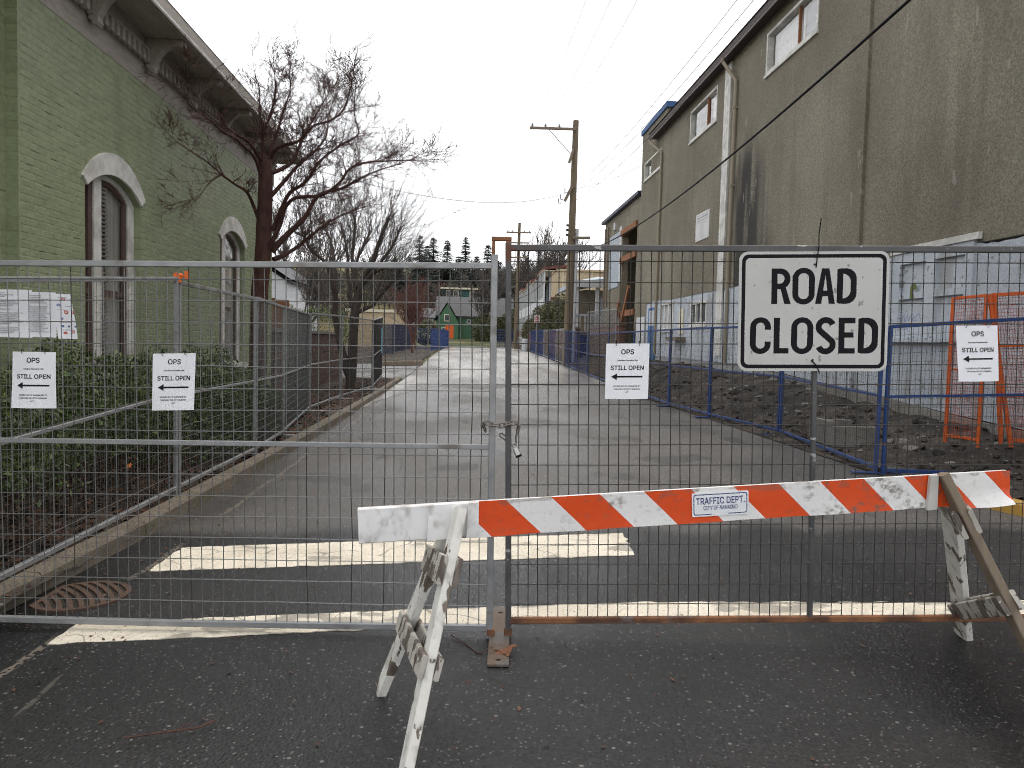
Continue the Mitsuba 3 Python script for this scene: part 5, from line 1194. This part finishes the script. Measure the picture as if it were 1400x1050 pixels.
# ================================================================== VEGETATION
def leaves(P, size, r, fold=.3, aspect=.5, up_bias=0.0):
    """many small pointed leaves at the points P"""
    n = len(P); d = r.normal(0, 1, (n, 3)); d[:, 2] += up_bias; d /= np.linalg.norm(d, axis=1, keepdims=True)
    e = r.normal(0, 1, (n, 3)); e = np.cross(d, e); e /= np.linalg.norm(e, axis=1, keepdims=True); nn = np.cross(d, e)
    s = size * r.uniform(.6, 1.3, n)[:, None]
    a = P - d * s * .5; b = P + d * s * .5; m = P + nn * s * fold * .3
    l, q = m + e * s * aspect * .5, m - e * s * aspect * .5
    v = np.stack([a, l, b, q], 1).reshape(-1, 3); o = np.arange(n)[:, None] * 4
    return v, np.vstack([o + [0, 1, 2], o + [0, 2, 3]])
def shrub(name, label, cx, cy, rx, ry, zt, n, seed, zdark=.55, mleaf='m_leaf', bright=.12, size=.05, stems=26):
    r = np.random.default_rng(seed); k = thing(name, label, 'shrub')
    z0 = float(G(cx, cy)) + .05
    u = r.random(n); th = r.uniform(0, 6.283, n); rad = np.sqrt(r.random(n))
    x = cx + rx * rad * np.cos(th); y = cy + ry * rad * np.sin(th)
    lump = meshkit.fbm(np.stack([x * 2.2, y * 2.2, x * 0 + seed], -1), 3)
    hh = (zt - z0) * (.72 + .55 * lump) * (1 - .35 * rad ** 3)
    z = z0 + hh * (1 - (1 - u) ** 1.6)
    P = np.stack([x, y, z], -1)
    keep = meshkit.fbm(P * 4.5, 3, seed) > .40
    P = P[keep]; t = (P[:, 2] - z0) / (zt - z0)
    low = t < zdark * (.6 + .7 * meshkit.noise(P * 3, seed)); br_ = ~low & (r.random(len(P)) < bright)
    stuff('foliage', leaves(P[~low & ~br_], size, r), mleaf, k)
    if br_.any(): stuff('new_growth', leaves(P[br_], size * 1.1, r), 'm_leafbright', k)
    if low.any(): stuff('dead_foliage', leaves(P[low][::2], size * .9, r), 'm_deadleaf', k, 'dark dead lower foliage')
    ts = []
    for _ in range(stems):
        t_ = r.uniform(0, 6.283); q = r.random() ** .5 * .8
        b = np.array([cx + rx * q * .5 * math.cos(t_), cy + ry * q * .6 * math.sin(t_), z0 - .05]); e = np.array([cx + rx * q * math.cos(t_), cy + ry * q * math.sin(t_), z0 + (zt - z0) * r.uniform(.6, 1.0)])
        m_ = (b + e) / 2 + r.normal(0, .06, 3); ts.append(tube([b, m_, e], [.010, .007, .003], 4))
    stuff('stems', merge(ts), 'm_bark2', k)
    return k
shrub('hedge_shrub', 'dark shrub at the left edge with dead lower branches', -3.45, 5.3, .80, 1.1, 1.25, 16000, 1, zdark=.42)
shrub('hedge_shrub', 'dark leafy shrub below the first arched window', -3.5, 7.4, .78, 1.3, 1.42, 19000, 2, zdark=.34)
shrub('hedge_shrub', 'leafy green shrub between the two arched windows', -3.45, 9.6, .80, 1.2, 1.32, 18000, 3, zdark=.08, bright=.2)
shrub('hedge_shrub', 'small yellowish green shrub below the second arched window', -3.4, 11.4, .7, .8, .98, 11000, 4, zdark=.06, bright=.35)

def polyline(pts, n=10):
    p = np.asarray(pts, float); t = np.concatenate([[0], np.cumsum(np.linalg.norm(np.diff(p, axis=0), axis=1))]); s = np.linspace(0, t[-1], n)
    from scipy.interpolate import PchipInterpolator
    return np.stack([PchipInterpolator(t, p[:, i])(s) for i in range(3)], -1)
def grow(p, d, L, r0, depth, r, out, up=.15, kink=.25, nb=3, spread=.75, rmin=.0022, sides=4, shrink=.62):
    n = 5; pts = [np.array(p)]; d = unit(d)
    for i in range(n):
        d = unit(d + r.normal(0, kink, 3) * .5 + np.array([0, 0, up * .4])); pts.append(pts[-1] + d * L / n)
    rad = np.linspace(r0, max(r0 * .45, rmin * .7), n + 1)
    out.append(tube(np.array(pts), np.maximum(rad, rmin), sides if r0 > .006 else 3))
    if depth <= 0: return
    for k in range(nb):
        i = 1 + int(r.integers(0, n)); q = pts[min(i, n)]
        side = unit(np.cross(d, r.normal(0, 1, 3)))
        grow(q, unit(d * (1 - spread * .5) + side * spread + [0, 0, up]), L * shrink * r.uniform(.7, 1.2), max(rad[min(i, n)] * .6, rmin), depth - 1, r, out, up, kink, nb, spread, rmin, sides, shrink)
def limb_tree(name, label, limbs, barkm, seed, twigs, r_, base_r, trunk, trunk_r):
    rr_ = np.random.default_rng(seed); k = thing(name, label, 'tree')
    put('trunk', tube(polyline(trunk, 14), np.interp(np.linspace(0, 1, 14), [0, .08, .5, 1], [trunk_r * 1.35, trunk_r * 1.05, trunk_r, trunk_r * .8]), 12, True), barkm, k, smooth=True)
    out = []
    for li, (pts, ra, rb) in enumerate(limbs):
        n = max(8, 4 * len(pts)); P = polyline(pts, n)
        P = P + (meshkit.noise(np.stack([P[:, 0] * 3 + li, P[:, 1] * 3, P[:, 2] * 3], -1), 5)[:, None] - .5) * .05
        R = ra * .86 + (rb * .8 - ra * .86) * np.linspace(0, 1, n) ** .75
        put('limb', tube(P, R, 8), barkm, k, smooth=True)
        twigs(P, R, rr_, out)
    return k, out
# big bare tree against the green building; its limbs fan out around y = 13
LIMBS1 = [
    ([(-3.39, 13.1, 4.14), (-3.27, 12.99, 4.51), (-3.07, 12.88, 4.63), (-2.81, 12.76, 4.67), (-2.52, 12.65, 4.91), (-2.23, 12.54, 4.98), (-2.04, 12.42, 5.09), (-1.92, 12.31, 5.31), (-1.85, 12.2, 5.61)], .048, .010),
    ([(-3.34, 13.0, 2.85), (-3.13, 12.85, 3.27), (-2.94, 12.7, 3.65), (-2.79, 12.55, 3.73), (-2.46, 12.4, 3.73), (-2.05, 12.25, 3.94), (-1.88, 12.1, 4.12), (-1.53, 11.95, 4.21), (-0.86, 11.8, 4.23)], .055, .010),
    ([(-3.28, 13.1, 2.94), (-3.05, 13.18, 3.24), (-2.78, 13.27, 3.55), (-2.56, 13.35, 3.94), (-2.17, 13.43, 4.09), (-1.85, 13.52, 4.31), (-1.24, 13.6, 4.57)], .070, .010),
    ([(-3.28, 13.0, 3.25), (-3.11, 12.92, 3.56), (-2.94, 12.85, 3.87), (-2.69, 12.78, 4.02), (-2.44, 12.7, 4.36), (-2.12, 12.62, 4.59), (-1.81, 12.55, 4.81), (-1.86, 12.48, 5.13), (-1.84, 12.4, 5.41)], .052, .008),
    ([(-3.31, 13.0, 3.8), (-3.09, 13.15, 4.12), (-2.88, 13.3, 4.44), (-2.67, 13.45, 4.69), (-2.5, 13.6, 5.02), (-2.49, 13.75, 5.36), (-2.4, 13.9, 5.82)], .048, .007),
    ([(-3.46, 13.0, 3.4), (-3.53, 12.8, 3.68), (-3.50, 12.4, 3.76), (-3.62, 12.0, 3.83), (-3.68, 11.7, 3.90), (-3.82, 11.3, 4.02), (-3.95, 10.9, 4.10), (-4.02, 10.6, 4.18)], .040, .006),
    ([(-3.43, 13.0, 4.04), (-3.45, 12.5, 4.36), (-3.56, 12.0, 4.47), (-3.65, 11.5, 4.53), (-3.84, 10.9, 4.67), (-3.95, 10.4, 4.74)], .035, .008),
    ([(-3.41, 13.0, 4.2), (-3.39, 12.92, 4.81), (-3.24, 12.84, 5.18), (-3.15, 12.76, 5.47), (-3.15, 12.68, 5.66), (-3.15, 12.6, 5.82)], .04, .006),
    ([(-3.33, 13.0, 4.36), (-3.24, 13.08, 4.78), (-3.16, 13.16, 5.2), (-3.06, 13.24, 5.64), (-3.07, 13.32, 5.93), (-3.05, 13.4, 6.16)], .04, .006),
    ([(-3.41, 13.0, 4.35), (-3.5, 12.5, 4.55), (-3.69, 12.1, 4.65), (-3.86, 11.8, 4.80), (-3.98, 11.6, 4.90)], .04, .008),
    ([(-3.26, 13.1, 2.8), (-3.03, 13.32, 2.97), (-2.84, 13.54, 3.17), (-2.47, 13.76, 3.55), (-2.16, 13.98, 3.77), (-1.94, 14.2, 3.9)], .05, .010),
    ([(-3.35, 13.0, 3.88), (-3.44, 13.1, 4.4), (-3.5, 13.2, 5.0), (-3.53, 13.2, 5.5), (-3.6, 13.2, 5.8)], .04, .007),
    ([(-3.31, 13.0, 4.2), (-3.04, 13.3, 4.44), (-2.87, 13.6, 5.01), (-2.69, 13.9, 5.52), (-2.49, 14.2, 6.04)], .05, .008),
    ([(-3.68, 11.7, 3.88), (-3.80, 11.6, 3.76), (-3.88, 11.5, 3.60), (-3.90, 11.4, 3.48)], .018, .006)]
def twig1(P, R, r, out):
    n = len(P); seg = np.linalg.norm(np.diff(P, axis=0), axis=1).sum() / n
    for i in range(n // 4, n, 1):
        for _ in range(2 if r.random() < .75 else 3):
            if r.random() < (.68 if P[i][0] < -3.42 else .22): continue
            d = P[min(i + 1, n - 1)] - P[i - 1]
            sd = r.normal(0, 1, 3); sd[2] = sd[2] * .7 + .45
            lo = .75 if P[i][2] > 5.2 else 1.0
            grow(P[i] + unit(d) * seg * r.uniform(-.5, .5), unit(unit(d) * .55 + unit(sd) * .8), r.uniform(.22, .62) * lo, min(R[i] * .42, .009), 2 if r.random() < .88 else 3, r, out, up=.06, kink=.15, nb=4, spread=.62, rmin=.0030, shrink=.55)
    grow(P[-1], P[-1] - P[-3], .4, R[-1], 2, r, out, up=.05, kink=.15, nb=4, rmin=.0030)
k, out = limb_tree('bare_tree', 'large bare reddish brown tree in front of the far end of the green building', LIMBS1, 'm_bark', 41, twig1, None, None, [(-3.52, 13.0, -.1), (-3.48, 13.0, .42), (-3.45, 13.0, 2.28), (-3.40, 13.0, 2.85), (-3.39, 13.0, 3.4), (-3.37, 13.0, 3.84), (-3.38, 13.0, 4.4)], .142)
stuff('twigs', merge(out), 'm_bark', k)
# pollarded tree behind, with straight whips
LIMBS2 = [
    ([(-3.12, 22.0, 2.43), (-2.97, 21.88, 3.13), (-2.67, 21.75, 3.68), (-2.45, 21.62, 4.33), (-2.21, 21.5, 4.86)], .12, .055),
    ([(-3.16, 22.0, 2.43), (-3.23, 22.1, 3.33), (-3.32, 22.2, 3.89), (-3.27, 22.3, 4.47), (-3.29, 22.4, 5.01)], .09, .04),
    ([(-3.75, 22.0, 2.34), (-3.8, 21.8, 3.1), (-4.03, 21.6, 3.62), (-4.31, 21.4, 3.88), (-4.45, 21.2, 4.21), (-4.62, 21.0, 4.31)], .11, .03),
    ([(-3.76, 22.0, 2.75), (-3.85, 22.33, 3.7), (-4.0, 22.67, 4.26), (-4.34, 23.0, 4.8)], .09, .03),
    ([(-3.27, 22.0, 2.39), (-3.44, 22.27, 3.34), (-3.53, 22.53, 4.11), (-3.73, 22.8, 4.67)], .09, .03),
    ([(-3.09, 22.0, 2.77), (-2.67, 21.8, 3.32), (-2.36, 21.6, 3.46), (-1.98, 21.4, 3.53)], .07, .03),
    ([(-2.73, 22.4, 2.46), (-2.4, 22.13, 2.87), (-2.19, 21.87, 3.05), (-1.88, 21.6, 3.44)], .06, .025),
    ([(-2.99, 22.0, 3.03), (-2.77, 21.7, 3.24), (-2.34, 21.4, 3.73), (-2.03, 21.1, 4.14), (-1.9, 20.8, 4.42)], .08, .03),
    ([(-3.13, 22.0, 2.95), (-3.19, 22.33, 3.73), (-3.02, 22.67, 4.3), (-2.88, 23.0, 4.69)], .07, .03),
    ([(-3.20, 22.0, 2.2), (-2.95, 22.2, 2.35), (-2.73, 22.4, 2.46)], .08, .06),
    ([(-3.3, 22.0, .4), (-3.55, 22.0, 1.2), (-3.75, 22.0, 2.34)], .13, .11)]
def twig2(P, R, r, out):
    n = len(P)
    for i in range(n // 3, n):
        t = (i / n)
        for _ in range(int(1 + 5 * t)):
            az = r.normal(0, .55, 3); d = unit(np.array([.10 + (P[i][0] + 3.2) * .30, 0, 1.0]) + az * .75)
            L_ = r.uniform(.6, 1.75) * (.6 + .5 * t); q = P[i] + d * L_; m_ = (P[i] + q) / 2 + np.array([0, 0, -.04 * L_]) + r.normal(0, .04, 3)
            pts = np.array([P[i], m_, q, q + (q - m_) * .3 + [0, 0, .08]]); out.append(tube(pts, [.010, .0075, .005, .0035], 3))
            for _ in range(2):
                s = r.uniform(.3, .9); b = P[i] * (1 - s) + q * s; e = b + unit(d + r.normal(0, .4, 3)) * r.uniform(.15, .5); out.append(tube([b, (b + e) / 2 + [0, 0, -.01], e], [.0055, .0045, .0035], 3))
k, out = limb_tree('pollarded_tree', 'pollarded bare tree with thick stubs and straight whips beyond the large bare tree', LIMBS2, 'm_bark2', 43, twig2, None, None, [(-3.3, 22.0, -.1), (-3.25, 22.0, .71), (-3.22, 22.0, 1.65), (-3.16, 22.0, 2.43), (-3.13, 22.0, 2.66)], .135)
stuff('shoots', merge(out), 'm_greytwig', k)
def bare(name, label, x, y, h, seed, m='m_greytwig', nb=3, depth=4, r0=.12, spread=.6, rmin=.02, stems=1, up=.25, z0=None, shrink=.62):
    r = np.random.default_rng(seed); k = thing(name, label, 'tree'); z = float(G(x, y)) - .1 if z0 is None else z0
    tr = tube([(x, y, z), (x + r.normal(0, .1), y, z + h * .2), (x + r.normal(0, .15), y, z + h * .38)], [r0 * 1.2, r0, r0 * .8], 8)
    put('trunk', tr, m, k); out = []
    for _ in range(stems):
        p = np.array([x, y, z + h * r.uniform(.12, .35)])
        grow(p, np.array([r.normal(0, .35), r.normal(0, .35), 1]), h * .5, r0 * .7, depth, r, out, up=up, kink=.2, nb=nb, spread=spread, rmin=rmin, shrink=shrink)
    stuff('branches', merge(out), m, k)
    return k
bare('young_tree', 'reddish brown twiggy young tree behind the dark blue fence', -4.1, 58, 4.3, 51, 'm_redtwig', 4, 4, .09, .7, .009, 6)
bare('young_tree', 'second reddish twiggy tree farther along the left side', -5.1, 76, 5.2, 52, 'm_redtwig', 4, 4, .09, .7, .011, 6)
bare('far_bare_tree', 'dark bare tree left of the distant utility pole', 2.6, 125, 11, 53, 'm_greytwig', 4, 4, .2, .6, .03, 5)
bare('far_bare_tree', 'dark bare tree right of the distant utility pole', 9.5, 128, 14, 54, 'm_greytwig', 4, 4, .2, .6, .035, 5)
bare('far_bare_tree', 'grey bare tree beside the apartment building', 15.0, 135, 15, 55, 'm_greytwig', 4, 4, .2, .6, .035, 5)
bare('far_bare_tree', 'bare tree behind the white house on the left', -17, 76, 11, 56, 'm_greytwig', 4, 4, .2, .6, .02, 4)
bare('far_bare_tree', 'small bare tree between the white house and the pollarded tree', -9.5, 46, 6.5, 57, 'm_greytwig', 4, 4, .12, .6, .014, 4)
def bushes(name, label, blobs, n, size, seed, m='m_ivy'):
    r = np.random.default_rng(seed); k = thing(name, label, 'shrub'); Ps = []
    vol = np.array([b[3] * b[4] * b[5] for b in blobs]); cnt = (n * vol / vol.sum()).astype(int)
    for (x, y, z, a, b, c), q in zip(blobs, cnt):
        d = r.normal(0, 1, (q, 3)); d /= np.linalg.norm(d, axis=1, keepdims=True); rad = r.random(q)[:, None] ** .22
        P = np.array([x, y, z]) + d * rad * [a, b, c]; f = meshkit.fbm(P * (1.6 / max(a, .6)) + seed, 3); Ps.append(P[f > .42])
    stuff('foliage', leaves(np.vstack(Ps), size, r), m, k)
    put('stem', tube([(blobs[0][0], blobs[0][1], blobs[0][2] - blobs[0][5] - .4), (blobs[0][0] + .1, blobs[0][1], blobs[0][2])], .06, 6), 'm_bark2', k)
    return k
bushes('ivy_shrub', 'yellowish green ivy covered shrub behind the low red wall', [(7.0, 62, 3.3, 1.4, 6, 1.7), (6.9, 70, 3.0, 1.2, 6, 1.5), (7.3, 54, 3.2, 1.2, 4, 1.6), (6.4, 78, 2.6, .9, 5, 1.3), (6.3, 66, 3.9, .8, 2, .9), (7.0, 57, 4.4, .9, 1.5, .9)], 26000, .2, 61)
bushes('laurel_hedge', 'bright green laurel hedge in front of the white house', [(-12, 44, 2.2, 3.0, 1.5, 1.5), (-8.5, 45, 2.0, 2.2, 1.4, 1.3)], 9000, .14, 62, 'm_leafbright')
bushes('roadside_shrub', 'rounded dark green shrub at the road end in front of the green house', [(3.0, 124, 3.4, 2.6, 2.5, 2.6), (6.5, 124, 3.2, 2.6, 2.5, 2.6)], 9000, .3, 63)
bushes('roadside_shrub', 'green shrub beside the bright blue panels on the left', [(-5.0, 92, 2.4, 1.6, 3, 1.6)], 5000, .22, 64)
bushes('roadside_shrub', 'dark evergreen shrub between the gate posts and the distant pole', [(8.2, 132, 4.0, 3.0, 3, 3.2)], 6000, .3, 65, 'm_leaf')
# conifers on the hill
def conifer(label, x, y, zt, w, seed, z0=None, dens=1.0):
    r = np.random.default_rng(seed); z = float(G(x, y)) - .3 if z0 is None else z0; h = zt - z
    k = thing('conifer', label, 'tree')
    put('trunk', tube([(x, y, z), (x, y, z + h * .6), (x, y, zt)], [.4, .22, .03], 6), 'm_bark2', k)
    V, F, o = [], [], 0
    nw = int(max(16, h / .46))
    for i in range(nw):
        t = (i + r.uniform(-.25, .25)) / nw; zz = z + h * (.10 + .90 * t); L = 1.55 * w * (1.03 - t) ** .95 * r.uniform(.65, 1.15)
        for j in range(8):
            az = r.uniform(0, 6.283); Lj = L * r.uniform(.45, 1.2)
            d = np.array([math.cos(az), math.sin(az), 0]); s = np.array([-d[1], d[0], 0]); dp = r.uniform(.25, .5)
            m = max(3, int(Lj / .42))
            for q in range(m):
                f = (q + .6) / m; c = np.array([x, y, zz]) + d * Lj * f + [0, 0, -Lj * dp * f + Lj * .22 * f * f + r.normal(0, .05)]
                a = .66 * (1 - f * .5)
                for g in (-1, 1):
                    e = c + s * g * a * r.uniform(.7, 1.5) + d * a * .9 + [0, 0, -a * r.uniform(.2, .9)]
                    V += [c - d * a * .5, c + d * a * .3, e]; F.append([o, o + 1, o + 2]); o += 3
    stuff('needles', (np.array(V), np.array(F)), 'm_conifer', k)
CON = [('tall dark conifer with a slim bare tip in the middle of the skyline', -.9, 180, 25.7, 3.2, 71), ('dark conifer at the left end of the skyline group', -11.4, 178, 25.4, 4.2, 72), ('broad dark conifer beside the leftmost skyline conifer', -8.6, 186, 26.2, 4.4, 73), ('conifer just left of the slim tipped conifer', -5.2, 182, 25.0, 3.6, 74),
       ('broad conifer behind the rusty gate bracket', 4.2, 176, 23.5, 4.2, 75), ('small conifer left of the rusty bracket', 1.9, 190, 22.5, 3.0, 76), ('rounded dark conifer above the apartment roof', 16.2, 172, 20.3, 3.8, 77), ('dark conifer behind the teal house on the left', -10, 170, 17.5, 4.4, 78), ('dark conifer behind the teal house on the right', 5.2, 168, 16.5, 4.2, 79),
       ('dark conifer behind the second young red tree', -15.5, 174, 18.0, 4.6, 80), ('low dark conifer right of the teal house', 9.5, 165, 13.5, 4.0, 81), ('low dark conifer left of the teal house', -7.8, 156, 12.5, 3.6, 82), ('dark conifer in front of the wooded hill behind the distant pole', 7.0, 150, 11.5, 3.6, 83), ('squat dark conifer below the teal house', 3.8, 146, 9.0, 3.0, 84)]
CON += [('conifer filling the gap at the left of the skyline group', -10.0, 184, 24.0, 3.6, 85), ('dark conifer low behind the slim tipped conifer', -2.6, 188, 22.0, 3.4, 86), ('dark conifer low between the slim conifer and the rusty bracket', 1.2, 174, 19.5, 3.6, 87), ('dark conifer behind the gate posts', 6.8, 180, 20.5, 3.8, 88)]
for c in CON: conifer(*c)
# wood on the hill: one mass of brown crowns and undergrowth
r9 = np.random.default_rng(90); out = []; P = []
for _ in range(190):
    x, y = r9.uniform(-48, 44), r9.uniform(142, 204); z = float(G(x, y)); h = r9.uniform(3.0, 6.0)
    out.append(tube([(x, y, z - .2), (x + r9.normal(0, .3), y, z + h)], [.16, .05], 4))
    q = r9.normal(0, 1, (170, 3)) * [1.9, 1.9, h * .22] + [x, y, z + h * .62]; P.append(q)
for _ in range(70):
    x, y = r9.uniform(-26, 20), r9.uniform(182, 205); z = float(G(x, y)); h = r9.uniform(4, 8.5)
    t = r9.random(260) ** .8; a_ = r9.uniform(0, 6.283, 260); q = np.stack([x + (1 - t) * 2.6 * np.cos(a_), y + (1 - t) * 2.6 * np.sin(a_), z + h * t], -1); P.append(q + r9.normal(0, .25, q.shape))
P = np.vstack(P); stuff_wood = put('hillside_wood', merge([leaves(P, .75, r9, .3, .22, .6)] + out), 'm_wood', kind='stuff', label='dark brownish wood covering the hill at the road end', category='wood')
